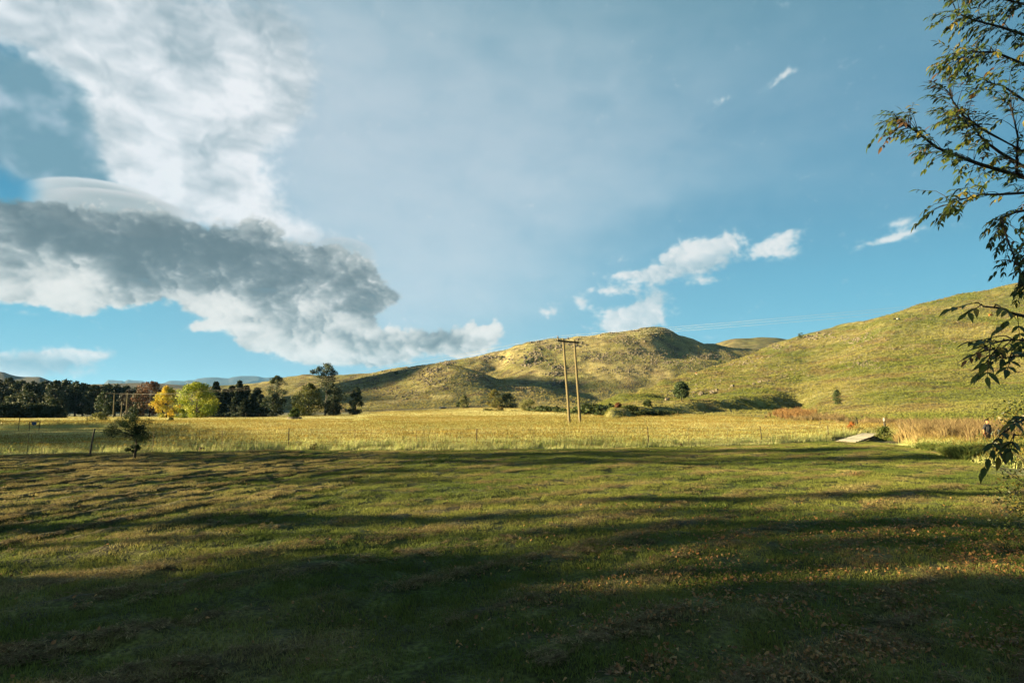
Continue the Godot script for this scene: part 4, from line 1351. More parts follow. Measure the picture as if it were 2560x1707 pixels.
	# single trees at the foot of the ridge
	tree_px("pale_tree", "small pale green tree lit by the sun at the foot of the ridge", "tree", "", 1160, 1026, 986, 13, COLUMN, 0.08, [Color(0.13, 0.135, 0.05), Color(0.17, 0.16, 0.06), Color(0.09, 0.10, 0.035)], 40, 60, 0.34, "foliage", 6, 0.34, 232.0)
	tree_px("ochre_tree", "olive and ochre tree at the edge of the golden meadow", "tree", "", 1236, 1030, 972, 22, ROUND, 0.12, [Color(0.13, 0.12, 0.03), Color(0.17, 0.14, 0.035), Color(0.09, 0.09, 0.025)], 50, 70, 0.3, "foliage", 8, 0.28, 205.0)
	tree_px("dark_thicket", "dark green thicket growing against the olive and ochre tree", "tree", "", 1268, 1030, 982, 30, DOME, 0.0, [Color(0.03, 0.042, 0.016), Color(0.045, 0.055, 0.02)], 60, 80, 0.34, "foliage", 6, 0.3, 208.0)
	tree_px("pale_shrub", "pale yellow green spreading shrub at the far edge of the meadow", "shrub", "", 1318, 1030, 997, 22, FLAT, 0.05, [Color(0.16, 0.165, 0.05), Color(0.12, 0.13, 0.04), Color(0.20, 0.19, 0.07)], 44, 60, 0.26, "foliage", 9, 0.28, 170.0)
	rng.seed = 240
	# bushes along the far meadow edge and the stream
	var bush_tones := [Color(0.04, 0.055, 0.018), Color(0.06, 0.07, 0.022), Color(0.03, 0.042, 0.015)]
	var bush := proto(tree_px("stream_bush", "dark low bush along the stream at the far edge of the meadow", "bush", "dark bushes along the stream", 1575, 1038, 1016, 20, DOME, 0.0, bush_tones, 34, 70, 0.2, "foliage", 4, 0.36, 101.0), "stream_bush", 1.0)
	bush.set_meta("tall", EYE.y + ray(1575, 1016).y * 101.0 - bush.position.y)
	for s in [[1222, 1020, 160], [1250, 1022, 158], [1345, 1018, 150], [1375, 1017, 145], [1405, 1019, 140], [1440, 1020, 128], [1470, 1018, 122], [1500, 1015, 118], [1530, 1014, 112], [1552, 1018, 106], [1610, 1022, 104], [1640, 1024, 105], [1596, 1024, 100], [1680, 1027, 108], [1510, 1024, 110], [1290, 1022, 160]]:
		again(bush, s[0], 1038, s[1] + 5, s[2], rnd(1.0, 1.6))
	tree_px("ochre_bush", "low ochre bush beside the dark thicket at the meadow edge", "bush", "", 1248, 1032, 1014, 12, DOME, 0.0, [Color(0.16, 0.12, 0.04), Color(0.12, 0.10, 0.035)], 24, 50, 0.22, "foliage", 4, 0.36, 165.0)
	tree_px("green_bush", "rounded dark green bush where the stream bushes meet the hillside", "bush", "", 1620, 1018, 1000, 12, ROUND, 0.0, bush_tones, 30, 60, 0.25, "foliage", 4, 0.36)
	tree_px("rust_bush", "rust coloured bush among the dark stream bushes", "bush", "", 1545, 1020, 1007, 9, DOME, 0.0, [Color(0.16, 0.07, 0.03), Color(0.12, 0.06, 0.03)], 20, 50, 0.2, "foliage", 4, 0.36)
	# trees on the near hillside
	tree_px("round_tree", "round dark green tree with a bare trunk on the near hillside", "tree", "", 1704, 1003, 954, 24, ROUND, 0.22, [Color(0.055, 0.082, 0.035), Color(0.075, 0.10, 0.045), Color(0.04, 0.06, 0.026)], 70, 90, 0.28, "foliage", 10, 0.26)
	tree_px("upright_bush", "upright dark green bush standing alone on the open hillside", "bush", "", 2094, 1010, 972, 11, EGG, 0.02, [Color(0.045, 0.065, 0.026), Color(0.06, 0.08, 0.03)], 40, 70, 0.16, "foliage", 6, 0.36)
	tree_px("skyline_bush", "small dark bush among rocks on the hill's skyline", "bush", "", 2003, 845, 831, 7, ROUND, 0.05, [Color(0.05, 0.065, 0.03), Color(0.035, 0.05, 0.022)], 20, 50, 0.3, "foliage", 4, 0.4)
	tree_px("valley_tree", "rounded green tree half hidden behind the shoulder of the hill", "tree", "", 1806, 930, 891, 18, ROUND, 0.1, [Color(0.075, 0.095, 0.03), Color(0.055, 0.075, 0.025)], 50, 70, 0.6, "foliage", 6, 0.3, 470.0)
	for s in [[1330, 907, 8, 1], [1352, 903, 7, 2], [1318, 911, 7, 3], [1408, 968, 9, 4], [990, 935, 5, 5], [1150, 1017, 9, 6], [1255, 898, 6, 7]]:
		tree_px("ridge_bush", "dark bush among the rocks of the ridge", "bush", "dark bushes on the ridge", s[0], s[1], s[1] - s[2] * 1.5, s[2], ROUND, 0.0, bush_tones, 20, 40, 0.7, "foliage", 3, 0.4)
	rng.seed = 250
	# the dark sapling at the edge of the lawn
	var sp := foot(335, 1147)
	var sapling := thing("thorn_sapling", "dark feathery thorn sapling with a bare stem at the lawn's edge", "tree", sp)
	var D := -sp.z
	spots = []
	for s in [[330, 1040], [318, 1048], [345, 1046], [300, 1052], [360, 1055], [285, 1060], [272, 1066], [262, 1074], [310, 1062], [335, 1058], [352, 1066], [366, 1070], [298, 1072], [322, 1074], [342, 1078], [360, 1082], [288, 1078], [310, 1084], [330, 1088], [350, 1090], [368, 1096], [376, 1090], [356, 1098], [256, 1080], [276, 1084], [325, 1050], [340, 1068], [318, 1118], [332, 1122], [345, 1116], [326, 1128], [312, 1124]]:
		var r := ray(s[0], s[1])
		spots.append([Vector3((r.x * D - sp.x) * 0.78, EYE.y + r.y * D - sp.y, rnd(-0.45, 0.45)), rnd(0.20, 0.31) if s[1] < 1110 else 0.14])
	var stem := Maker.new()
	stem.tube([Vector3(0, -0.15, 0), Vector3(0.01, 0.25, 0), Vector3(0.04, 0.7, 0), Vector3(0.0, 1.2, 0.02), Vector3(-0.08, 1.75, 0)], [0.075, 0.055, 0.045, 0.035, 0.012], 7, Color(0.05, 0.04, 0.03))
	for s in spots:
		var goal: Vector3 = s[0]
		var from := Vector3(0.02, clampf(goal.y - 0.35, 0.2, 1.3), 0)
		stem.tube([from, from.lerp(goal, 0.5) + Vector3(0, 0.05, 0), goal], [0.018, 0.012, 0.004], 4, Color(0.05, 0.04, 0.03), false)
	part("trunk", stem.mesh(M.bark), sapling)
	part("crown", crown(spots, 520, 0.038, [Color(0.020, 0.042, 0.013), Color(0.027, 0.052, 0.016), Color(0.015, 0.030, 0.011)], 0.62).mesh(M.foliage), sapling)
	tree_px("bramble", "yellowish green bramble behind the thorn sapling", "bush", "", 243, 1066, 1032, 30, DOME, 0.0, [Color(0.10, 0.11, 0.025), Color(0.07, 0.08, 0.02), Color(0.13, 0.12, 0.03)], 34, 60, 0.12, "foliage", 5, 0.34)
	tree_px("field_bush", "dark green bush in the grass between bramble and yellow tree", "bush", "", 427, 1062, 1044, 9, DOME, 0.0, bush_tones, 22, 60, 0.14, "foliage", 4, 0.4)
	tree_px("field_bramble", "low olive bramble along the pasture fence", "bush", "", 385, 1062, 1052, 18, DOME, 0.0, [Color(0.07, 0.075, 0.02), Color(0.05, 0.055, 0.018)], 24, 60, 0.12, "foliage", 4, 0.4)
	# trees that stand beyond the frame, known by the long shadows they throw over lawn and meadow:
	# [x of the trunk, shadow from x, to x, depth of the shadow abreast of the camera, half width, clumps]
	rng.seed = 260
	for s in SHADOWS:
		var slope := tan(SUN_HIGH) / cos(SUN_BEHIND)
		var z: float = -(s[3] + s[0] * tan(SUN_BEHIND))
		var under: float = maxf((s[1] - s[0]) * slope, 0.3)
		var top: float = (s[2] - s[0]) * slope
		tree("lawn_tree", "tall dark leafy tree beside the lawn, throwing its long shadow over the grass", "tree", "trees beside the lawn", Vector3(s[0], ground(s[0], z), z), top, s[4], COLUMN, under / top, DARK, s[5], 90, 0.30, "foliage", 8, s[6])
	print("trees ", Time.get_ticks_msec())
# ---------------------------------------------------------------- fences, pylons, footbridge
func at_depth(px: float, py: float, d: float) -> Vector3:
	var r := ray(px, py)
	return Vector3(r.x * d, EYE.y + r.y * d, -d)

func wire_mesh(points: Array, radius: float, tone: Color, taper := []) -> ArrayMesh:
	var k := Maker.new()
	var rad := []
	for p in points:
		rad.append(radius * (1.0 if taper.is_empty() else lerpf(taper[0], taper[1], rad.size() / float(points.size() - 1))))
	k.tube(points, rad, 5, tone)
	return k.mesh(M.wire)

var RUST := Color(0.075, 0.055, 0.042)
var WEATHERED := Color(0.11, 0.095, 0.075)

# posts: [photograph x, y of the foot, height in metres, lean to the side in metres, "post", "dropper" or "stake"]
func fence(label: String, group: String, posts: Array, levels: Array) -> void:
	var feet := []
	for p in posts:
		feet.append(foot(p[0], p[1]))
	var o := thing("wire_fence", label, "fence", feet[0], 0.0, group)
	var tops := []
	for i in posts.size():
		var p: Array = posts[i]
		var f: Vector3 = feet[i] - feet[0]
		var top: Vector3 = f + Vector3(p[3], p[2], 0)
		tops.append(top)
		var k := Maker.new()
		var kind: String = p[4]
		if kind == "post":                              # a steel standard: three ribs
			for a in [0.3, 0.3 + TAU / 3, 0.3 + 2 * TAU / 3]:
				var side := Vector3(cos(a), 0, sin(a)) * 0.032
				var thin := Vector3(-sin(a), 0, cos(a)) * 0.006
				var low := f - Vector3(0, 0.3, 0)
				for s in [-1.0, 1.0]:
					k.quad(low + thin * s, top + thin * s, top + side + thin * s, low + side + thin * s, RUST)
				k.quad(low + side - thin, top + side - thin, top + side + thin, low + side + thin, RUST)
			part("steel_post", k.mesh(M.steel), o)
		elif kind == "stake":
			k.tube([f - Vector3(0, 0.3, 0), f.lerp(top, 0.5) + Vector3(0.01, 0, 0.01), top], [0.05, 0.046, 0.04], 8, WEATHERED)
			part("wooden_post", k.mesh(M.pole_wood), o)
		else:
			k.tube([f + Vector3(0, 0.04, 0), top], [0.011, 0.011], 5, RUST)
			part("dropper", k.mesh(M.steel), o)
	for l in levels:
		var line := []
		for i in posts.size():
			var f: Vector3 = feet[i] - feet[0]
			line.append(f.lerp(tops[i], clampf(l * 1.2 / float(posts[i][2]), 0, 0.97)) + Vector3(0, rnd(-0.015, 0.015), 0.02))
			if i < posts.size() - 1:
				var g: Vector3 = feet[i + 1] - feet[0]
				line.append(((f + g) * 0.5 + (tops[i] + tops[i + 1] - f - g) * 0.5 * clampf(l, 0, 0.97) * 1.2 / (0.5 * (float(posts[i][2]) + float(posts[i + 1][2])))) + Vector3(0, -0.02, 0.02))
		part("wire", wire_mesh(line, 0.006, Color(0.16, 0.14, 0.12)), o)

func make_fences() -> void:
	rng.seed = 300
	fence("rusty wire fence between the mown lawn and the golden meadow", "", [
		[-60, 1140, 1.2, 0.0, "dropper"], [66, 1137, 1.15, 0.02, "dropper"], [222, 1138, 1.35, 0.18, "stake"], [380, 1131, 1.15, 0.0, "dropper"], [553, 1126, 1.15, 0.0, "dropper"], [720, 1122, 1.25, 0.0, "post"], [886, 1121.5, 1.15, 0.0, "dropper"], [1040, 1121, 1.15, 0.0, "dropper"], [1191, 1121, 1.2, 0.02, "post"], [1334, 1119, 1.12, 0.03, "dropper"], [1479, 1117, 1.1, -0.03, "dropper"], [1622, 1116, 1.25, -0.04, "post"], [1722, 1114, 1.15, 0.0, "dropper"], [1820, 1112, 1.15, 0.0, "dropper"], [1907, 1108, 1.15, -0.12, "post"], [1990, 1104, 1.1, 0.0, "dropper"], [2072, 1098, 1.1, 0.0, "post"]], [0.12, 0.34, 0.56, 0.78, 0.98])
	fence("old wire fence with leaning posts around the bare yard", "", [
		[-40, 1076, 1.2, 0.0, "stake"], [44, 1078, 1.3, 0.05, "post"], [92, 1072, 1.1, 0.02, "dropper"], [143, 1073, 1.2, -0.14, "dropper"], [183, 1070, 1.1, 0.0, "dropper"], [218, 1066, 1.5, -0.22, "stake"]], [0.35, 0.65, 0.97])
	fence("thin wire fence along the far side of the meadow", "", [
		[1361, 1034, 1.2, 0.0, "stake"], [1470, 1036, 1.1, 0.0, "dropper"], [1560, 1039, 1.1, 0.0, "dropper"], [1628, 1042, 1.1, 0.0, "dropper"], [1695, 1045, 1.3, 0.0, "stake"], [1732, 1047, 1.1, 0.0, "dropper"], [1771, 1048, 1.1, 0.0, "dropper"], [1816, 1050, 1.3, 0.0, "post"], [1856, 1053, 1.1, 0.0, "dropper"], [1905, 1056, 1.1, 0.0, "dropper"], [1962, 1062, 1.2, 0.0, "dropper"], [2052, 1072, 1.2, 0.0, "post"], [2140, 1080, 1.2, 0.0, "post"]], [0.3, 0.6, 0.97])
	fence("distant pasture fence in front of the gum trees", "", [
		[560, 1052, 1.1, 0.0, "dropper"], [613, 1051, 1.4, 0.0, "stake"], [648, 1048, 1.1, 0.0, "dropper"], [690, 1046, 1.1, 0.0, "dropper"], [745, 1044, 1.1, 0.0, "dropper"], [797, 1041, 1.4, -0.1, "stake"], [824, 1039, 1.4, 0.0, "stake"], [846, 1037, 1.5, 0.0, "stake"], [900, 1035, 1.2, 0.0, "dropper"]], [0.4, 0.95])
	# loose posts by the footbridge
	var k := Maker.new()
	var f := foot(2148, 1078)
	k.tube([Vector3(0, -0.3, 0), Vector3(-0.06, 0.6, 0), Vector3(-0.2, 1.35, 0)], [0.10, 0.09, 0.065], 8, Color(0.06, 0.055, 0.035))
	solo("mossy_post", k.mesh(M.pole_wood), "dark leaning post overgrown with ivy beside the footbridge", "post", f)
	var post := thing("gate_post", "grey wooden post with a pale weathered top behind the bridge bush", "post", foot(2214, 1088))
	k = Maker.new()
	k.tube([Vector3(0, -0.3, 0), Vector3(0, 0.8, 0), Vector3(0.0, 1.42, 0)], [0.085, 0.08, 0.078], 9, WEATHERED)
	part("shaft", k.mesh(M.pole_wood), post)
	k = Maker.new()
	k.tube([Vector3(0, 1.2, 0), Vector3(0, 1.46, 0)], [0.088, 0.086], 9, Color(0.55, 0.50, 0.42))
	part("pale_top", k.mesh(M.pole_wood), post)
	k = Maker.new()
	k.tube([Vector3(0.12, -0.2, 0), Vector3(0.0, 0.4, 0), Vector3(-0.2, 1.0, 0)], [0.03, 0.03, 0.025], 6, Color(0.55, 0.48, 0.36))
	solo("pale_stake", k.mesh(M.pole_wood), "thin pale stake leaning in the weeds behind the footbridge", "stake", foot(2256, 1092))
	k = Maker.new()
	k.tube([Vector3(0, -0.3, 0), Vector3(0, 1.1, 0)], [0.09, 0.085], 8, Color(0.05, 0.06, 0.07))
	k.tube([Vector3(0, 1.1, 0), Vector3(0, 1.16, 0)], [0.10, 0.07], 8, Color(0.05, 0.06, 0.07))
	solo("capped_post", k.mesh(M.pole_wood), "dark post with a capped top in the brown weeds under the leaves", "post", foot(2502, 1118))
	var stand := thing("metal_stand", "dark metal stand with a blue tub in the bare yard", "stand", foot(71, 1079))
	for s in [[0.0, 0.0], [0.9, 0.08]]:
		k = Maker.new()
		k.tube([Vector3(s[0], -0.2, 0), Vector3(s[0] + s[1], 0.95, 0)], [0.035, 0.035], 6, Color(0.03, 0.03, 0.03))
		part("leg", k.mesh(M.steel), stand)
	
	k = Maker.new()
	k.tube([Vector3(-0.02, 0.93, 0), Vector3(1.0, 0.97, 0)], [0.03, 0.03], 6, Color(0.03, 0.03, 0.03))
	part("rail", k.mesh(M.steel), stand)
	k = Maker.new()
	k.tube([Vector3(0.42, 0.62, 0), Vector3(0.42, 0.7, 0), Vector3(0.42, 0.9, 0)], [0.12, 0.18, 0.2], 10, Color(0.03, 0.07, 0.14))
	part("blue_tub", k.mesh(M.plain), stand)
	# a sawn stump and a lump of earth where lawn and meadow meet
	k = Maker.new()
	k.tube([Vector3(0, -0.1, 0), Vector3(0, 0.03, 0), Vector3(0.01, 0.22, 0)], [0.19, 0.15, 0.135], 9, Color(0.10, 0.065, 0.04))
	solo("tree_stump", k.mesh(M.bark), "short brown tree stump at the foot of the meadow grass", "stump", foot(503, 1128))
	k = Maker.new()
	k.tube([Vector3(-0.2, 0.0, 0), Vector3(0.0, 0.14, 0), Vector3(0.16, 0.02, 0)], [0.04, 0.10, 0.03], 7, Color(0.09, 0.055, 0.035))
	solo("earth_clod", k.mesh(M.stone), "brown clod of earth under the wire fence", "clod", foot(1703, 1116))

func make_bridge() -> void:
	rng.seed = 310
	# near end on the lawn, far end raised on the other bank of the ditch
	var a := foot(2116, 1106)
	a.y += 0.06
	var b := at_depth(2180, 1083.5, 48.4)
	var along := (b - a).normalized()
	var side := along.cross(Vector3.UP).normalized()
	var up := side.cross(along).normalized()
	var length := a.distance_to(b)
	var o := thing("footbridge", "sunlit footbridge of pale weathered planks over the ditch", "bridge", a)
	var n := 22
	var turn := Basis(side, up, -along)
	for i in n:
		var k := Maker.new()
		var tone := shade_of(Color(0.58, 0.52, 0.40), 0.22)
		k.box(along * (length * (i + 0.5) / n) + side * rnd(-0.03, 0.03) + up * rnd(-0.006, 0.006), Vector3(1.25 + rnd(-0.04, 0.04), 0.045, length / n * 0.84), tone, turn, 0.006)
		part("plank", k.mesh(M.plank_wood), o)
	for s in [-0.42, 0.42]:
		var k := Maker.new()
		k.box(along * length * 0.5 + side * s - up * 0.11, Vector3(0.1, 0.16, length * 0.97), Color(0.10, 0.08, 0.06), turn, 0.008)
		part("beam", k.mesh(M.pole_wood), o)
	for s in [-0.42, 0.42]:
		var k := Maker.new()
		var p: Vector3 = along * length * 0.94 + side * s - up * 0.19
		k.tube([p, Vector3(p.x, floor_at(a.x + p.x, a.z + p.z) - a.y - 0.3, p.z)], [0.07, 0.07], 7, Color(0.10, 0.08, 0.06))
		part("pier", k.mesh(M.pole_wood), o)

const LINE := Vector3(-0.672, 0, -0.740)                 # the direction in which the power line runs
var ARM := Vector3(0.740, 0, -0.672)

func pylon(label: String, at: Vector3, high: float, apart: float, arm: float, lean: float, hanging: bool) -> Array:
	var o := thing("wooden_pylon", label, "pylon", at)
	var heads := []
	var wood := Color(0.27, 0.215, 0.11)
	for s in [-0.5, 0.5]:
		var f: Vector3 = ARM * apart * s
		f.y = floor_at(at.x + f.x, at.z + f.z) - at.y
		var k := Maker.new()
		var top := Vector3(ARM.x * apart * s * 1.05 - lean, high, ARM.z * apart * s * 1.05)
		k.tube([f - Vector3(0, 0.6, 0), f.lerp(top, 0.3) + Vector3(0.02, 0, 0), f.lerp(top, 0.65), top, top + Vector3(0, 0.05, 0)], [0.165, 0.15, 0.135, 0.115, 0.06], 12, wood)
		part("pole", k.mesh(M.pole_wood), o)
		for j in 3:                                      # iron bands and a stay bolt
			var q := f.lerp(top, [0.12, 0.5, 0.95][j])
			var kb := Maker.new()
			kb.tube([q - Vector3(0, 0.03, 0), q + Vector3(0, 0.03, 0)], [0.165 - 0.05 * [0.12, 0.5, 0.95][j] + 0.006, 0.165 - 0.05 * [0.12, 0.5, 0.95][j] + 0.006], 12, Color(0.10, 0.09, 0.08))
			part("band", kb.mesh(M.steel), o)
	var k := Maker.new()
	var c := Vector3(-lean, high - 0.28, 0) - LINE * 0.17
	k.box(c - ARM * 0.30, Vector3(arm, 0.19, 0.12), Color(0.10, 0.085, 0.06), Basis(ARM, Vector3.UP, ARM.cross(Vector3.UP)), 0.01)
	part("crossarm", k.mesh(M.pole_wood), o)
	for s in [-0.5, 0.0, 0.5]:
		var p: Vector3 = c - ARM * 0.30 + ARM * (arm - 0.16) * s + Vector3(0, 0.095, 0)
		var ins := Maker.new()
		var head := p + Vector3(0, 0.42, 0)
		if hanging:
			head = p - Vector3(0, 0.19 + 1.3, 0)
			ins.tube([p - Vector3(0, 0.19, 0), p - Vector3(0, 0.5, 0)], [0.02, 0.02], 6, Color(0.2, 0.19, 0.17))
			for j in 5:
				ins.tube([p - Vector3(0, 0.5 + j * 0.16, 0), p - Vector3(0, 0.56 + j * 0.16, 0), p - Vector3(0, 0.62 + j * 0.16, 0)], [0.04, 0.13, 0.05], 9, Color(0.35, 0.33, 0.28))
			part("hanging_insulator", ins.mesh(M.porcelain), o)
			heads.append(at + p + Vector3(0, 0.06, 0))
		else:
			ins.tube([p, p + Vector3(0, 0.16, 0)], [0.018, 0.018], 6, Color(0.08, 0.07, 0.06))
			for j in 3:
				ins.tube([p + Vector3(0, 0.13 + j * 0.1, 0), p + Vector3(0, 0.17 + j * 0.1, 0), p + Vector3(0, 0.23 + j * 0.1, 0)], [0.085 - j * 0.012, 0.095 - j * 0.014, 0.045], 10, Color(0.06, 0.035, 0.025))
			part("insulator", ins.mesh(M.porcelain), o)
			heads.append(at + head)
	return heads

func make_power_line() -> void:
	rng.seed = 320
	var at := (foot(1424, 1069.5) + foot(1452, 1067)) * 0.5
	at.y = floor_at(at.x, at.z)
	var near := pylon("tall wooden double pole pylon standing in the golden meadow", at, 9.75, 1.75, 3.5, 0.62, false)
	var d := 180.0
	var r := ray(298, 1037)
	var p := Vector3(r.x * d, floor_at(r.x * d, -d), -d)
	var far := pylon("far wooden double pole pylon with hanging insulators before the dark trees", p, EYE.y + ray(298, 982).y * d - p.y, 3.2, 7.0, 0.0, true)
	var k := Maker.new()
	var q := ray(302, 1037) * 190.0
	var f := Vector3(q.x, floor_at(q.x, -190.0), -190.0)
	k.tube([Vector3(0, -0.5, 0), Vector3(0, EYE.y + ray(302, 1004).y * 190.0 - f.y, 0)], [0.2, 0.14], 9, Color(0.27, 0.215, 0.11))
	solo("wooden_pole", k.mesh(M.pole_wood), "shorter single wooden pole just behind the far pylon", "pole", f)
	# conductors: over to the far pylon, and on to the next pylon beyond the frame
	var beyond := at - LINE * 118.0
	beyond.y = 10.6
	for i in 3:
		var line := []
		var a: Vector3 = near[i]
		var b: Vector3 = far[i]
		for j in 41:
			var t := j / 40.0
			line.append(b.lerp(a, t) - Vector3(0, 4.0 * t * (1.0 - t) * 2.3, 0))
		var c := beyond + ARM * (i - 1) * 1.6 + Vector3(0, [0.0, 0.15, 0.05][i], 0)
		for j in range(1, 31):
			var t := j / 30.0
			line.append(a.lerp(c, t) - Vector3(0, 4.0 * t * (1.0 - t) * 1.0, 0))
		solo("power_cable", wire_mesh(line, 0.005, Color(0.17, 0.15, 0.12), [2.8, 0.22]), "bare metal cable slung between the two wooden pylons", "cable", Vector3.ZERO, "power cables")

func make_small_buildings() -> void:
	rng.seed = 330
	# round planter with a bush
	var p := foot(735, 1050)
	var o := thing("stone_trough", "round low stone trough in the meadow with a bush growing in it", "trough", p)
	var s := -p.z / LENS
	for i in 14:
		var a := TAU * i / 14
		var k := Maker.new()
		k.box(Vector3(cos(a), 0, sin(a)) * 15.5 * s + Vector3(0, 0.25, 0), Vector3(7.0 * s, 0.62, 0.28), shade_of(Color(0.28, 0.24, 0.17), 0.15), Basis(Vector3.UP, PI / 2 - a), 0.03)
		part("stone_block", k.mesh(M.stone), o)
	tree("trough_bush", "leafy green bush growing out of the round stone trough", "bush", "", p, (1050 - 1020) * s, 13.5 * s, ROUND, 0.12, [Color(0.085, 0.115, 0.022), Color(0.06, 0.09, 0.02), Color(0.04, 0.06, 0.016)], 44, 70, 0.2, "foliage", 6, 0.3)
	# shed
	p = foot(1105, 1026)
	s = -p.z / LENS
	o = thing("shed", "tiny dark shed with a pale end wall at the foot of the ridge", "shed", p, 0.25)
	var w := 18.0 * s
	var h := 8.0 * s
	var k := Maker.new()
	k.box(Vector3(w * 0.1, h * 0.45, 0), Vector3(w * 0.9, h * 0.9, w * 0.5), Color(0.05, 0.05, 0.05), Basis.IDENTITY, 0.02)
	part("walls", k.mesh(M.plank_wood), o)
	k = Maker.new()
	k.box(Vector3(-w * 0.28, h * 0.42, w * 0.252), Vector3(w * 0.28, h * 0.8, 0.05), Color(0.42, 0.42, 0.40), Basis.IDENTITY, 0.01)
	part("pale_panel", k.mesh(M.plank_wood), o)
	k = Maker.new()
	for sg in [-1.0, 1.0]:
		k.box(Vector3(w * 0.1, h * 1.02, sg * w * 0.14), Vector3(w * 1.0, 0.08, w * 0.32), Color(0.10, 0.10, 0.10), Basis(Vector3.RIGHT, sg * 0.35), 0.01)
	part("roof", k.mesh(M.steel), o)
	# mound
	p = foot(861, 1029)
	s = -p.z / LENS
	k = Maker.new()
	for j in 5:
		for i in 14:
			var q := []
			for e in [[i, j], [i + 1, j], [i + 1, j + 1], [i, j + 1]]:
				var a: float = TAU * e[0] / 14.0
				var b: float = e[1] / 5.0 * PI / 2
				q.append(Vector3(cos(a) * cos(b) * 12.5 * s, sin(b) * 8.5 * s * (1.0 + 0.1 * sin(a * 3.0)) - 0.2, sin(a) * cos(b) * 9.0 * s))
			k.quad(q[0], q[3], q[2], q[1], shade_of(Color(0.20, 0.165, 0.10), 0.1), (q[0] + q[2]).normalized())
	solo("hay_mound", k.mesh(M.stone), "rounded grey brown mound of old hay beside the columnar tree", "mound", p)

# ---------------------------------------------------------------- figures, as one skin over a skeleton
# bones: [from, to, radius, radius, colour]; cells of the given size
func skin(bones: Array, cell: float, blend: float, k: Maker) -> void:
	var lo := Vector3(1e9, 1e9, 1e9)
	var hi := -lo
	for b in bones:
		var r: float = maxf(b[2], b[3]) + cell * 2.0
		for e in [b[0], b[1]]:
			lo = lo.min(e - Vector3.ONE * r)
			hi = hi.max(e + Vector3.ONE * r)
	var n := Vector3i((hi - lo) / cell) + Vector3i.ONE * 2
	var f := PackedFloat32Array()
	f.resize(n.x * n.y * n.z)
	f.fill(9.0)
	var who := PackedInt32Array()
	who.resize(f.size())
	var best := PackedFloat32Array()
	best.resize(f.size())
	best.fill(9.0)
	for bi in bones.size():
		var b: Array = bones[bi]
		var p0: Vector3 = b[0]
		var ax: Vector3 = b[1] - b[0]
		var ll := maxf(ax.length_squared(), 1e-9)
		var r: float = maxf(b[2], b[3]) + cell * 2.0 + blend
		var i0 := Vector3i(((p0.min(b[1]) - Vector3.ONE * r) - lo) / cell).clamp(Vector3i.ZERO, n - Vector3i.ONE)
		var i1 := Vector3i(((p0.max(b[1]) + Vector3.ONE * r) - lo) / cell).clamp(Vector3i.ZERO, n - Vector3i.ONE)
		for z in range(i0.z, i1.z + 1):
			for y in range(i0.y, i1.y + 1):
				for x in range(i0.x, i1.x + 1):
					var q := lo + Vector3(x, y, z) * cell
					var t := clampf((q - p0).dot(ax) / ll, 0, 1)
					var dist := q.distance_to(p0 + ax * t) - lerpf(b[2], b[3], t)
					var at := (z * n.y + y) * n.x + x
					if dist < best[at]:
						best[at] = dist
						who[at] = bi
					var h := maxf(blend - absf(f[at] - dist), 0.0) / blend
					f[at] = minf(f[at], dist) - h * h * blend * 0.25
	var spot := {}
	for z in n.z - 1:
		for y in n.y - 1:
			for x in n.x - 1:
				var at := (z * n.y + y) * n.x + x
				var sum := Vector3.ZERO
				var c := 0
				for e in [[0, 0, 0, 1, 0, 0], [0, 1, 0, 1, 1, 0], [0, 0, 1, 1, 0, 1], [0, 1, 1, 1, 1, 1], [0, 0, 0, 0, 1, 0], [1, 0, 0, 1, 1, 0], [0, 0, 1, 0, 1, 1], [1, 0, 1, 1, 1, 1], [0, 0, 0, 0, 0, 1], [1, 0, 0, 1, 0, 1], [0, 1, 0, 0, 1, 1], [1, 1, 0, 1, 1, 1]]:
					var a: float = f[at + (e[2] * n.y + e[1]) * n.x + e[0]]
					var b: float = f[at + (e[5] * n.y + e[4]) * n.x + e[3]]
					if (a < 0.0) != (b < 0.0):
						var t: float = a / (a - b)
						sum += Vector3(e[0], e[1], e[2]).lerp(Vector3(e[3], e[4], e[5]), t)
						c += 1
				if c:
					spot[at] = lo + (Vector3(x, y, z) + sum / c) * cell
	for z in range(1, n.z - 1):
		for y in range(1, n.y - 1):
			for x in range(1, n.x - 1):
				var at := (z * n.y + y) * n.x + x
				for ax in 3:
					var nxt: int = at + [1, n.x, n.x * n.y][ax]
					if (f[at] < 0.0) == (f[nxt] < 0.0):
						continue
					var u: int = [n.x, n.x * n.y, 1][ax]
					var w: int = [n.x * n.y, 1, n.x][ax]
					var q := [at - u - w, at - w, at, at - u]
					if not (spot.has(q[0]) and spot.has(q[1]) and spot.has(q[2]) and spot.has(q[3])):
						continue
					var col: Color = bones[who[at if f[at] < 0.0 else nxt]][4]
					var p0: Vector3 = spot[q[0]]
					var p1: Vector3 = spot[q[1]]
					var p2: Vector3 = spot[q[2]]
					var p3: Vector3 = spot[q[3]]
					var nn := (p2 - p0).cross(p3 - p1).normalized()
					var out := Vector3.ZERO
					out[ax] = 1.0 if f[at] < 0.0 else -1.0
					if nn.dot(out) < 0.0:
						nn = -nn
					k.quad(p0, p1, p2, p3, col, nn)

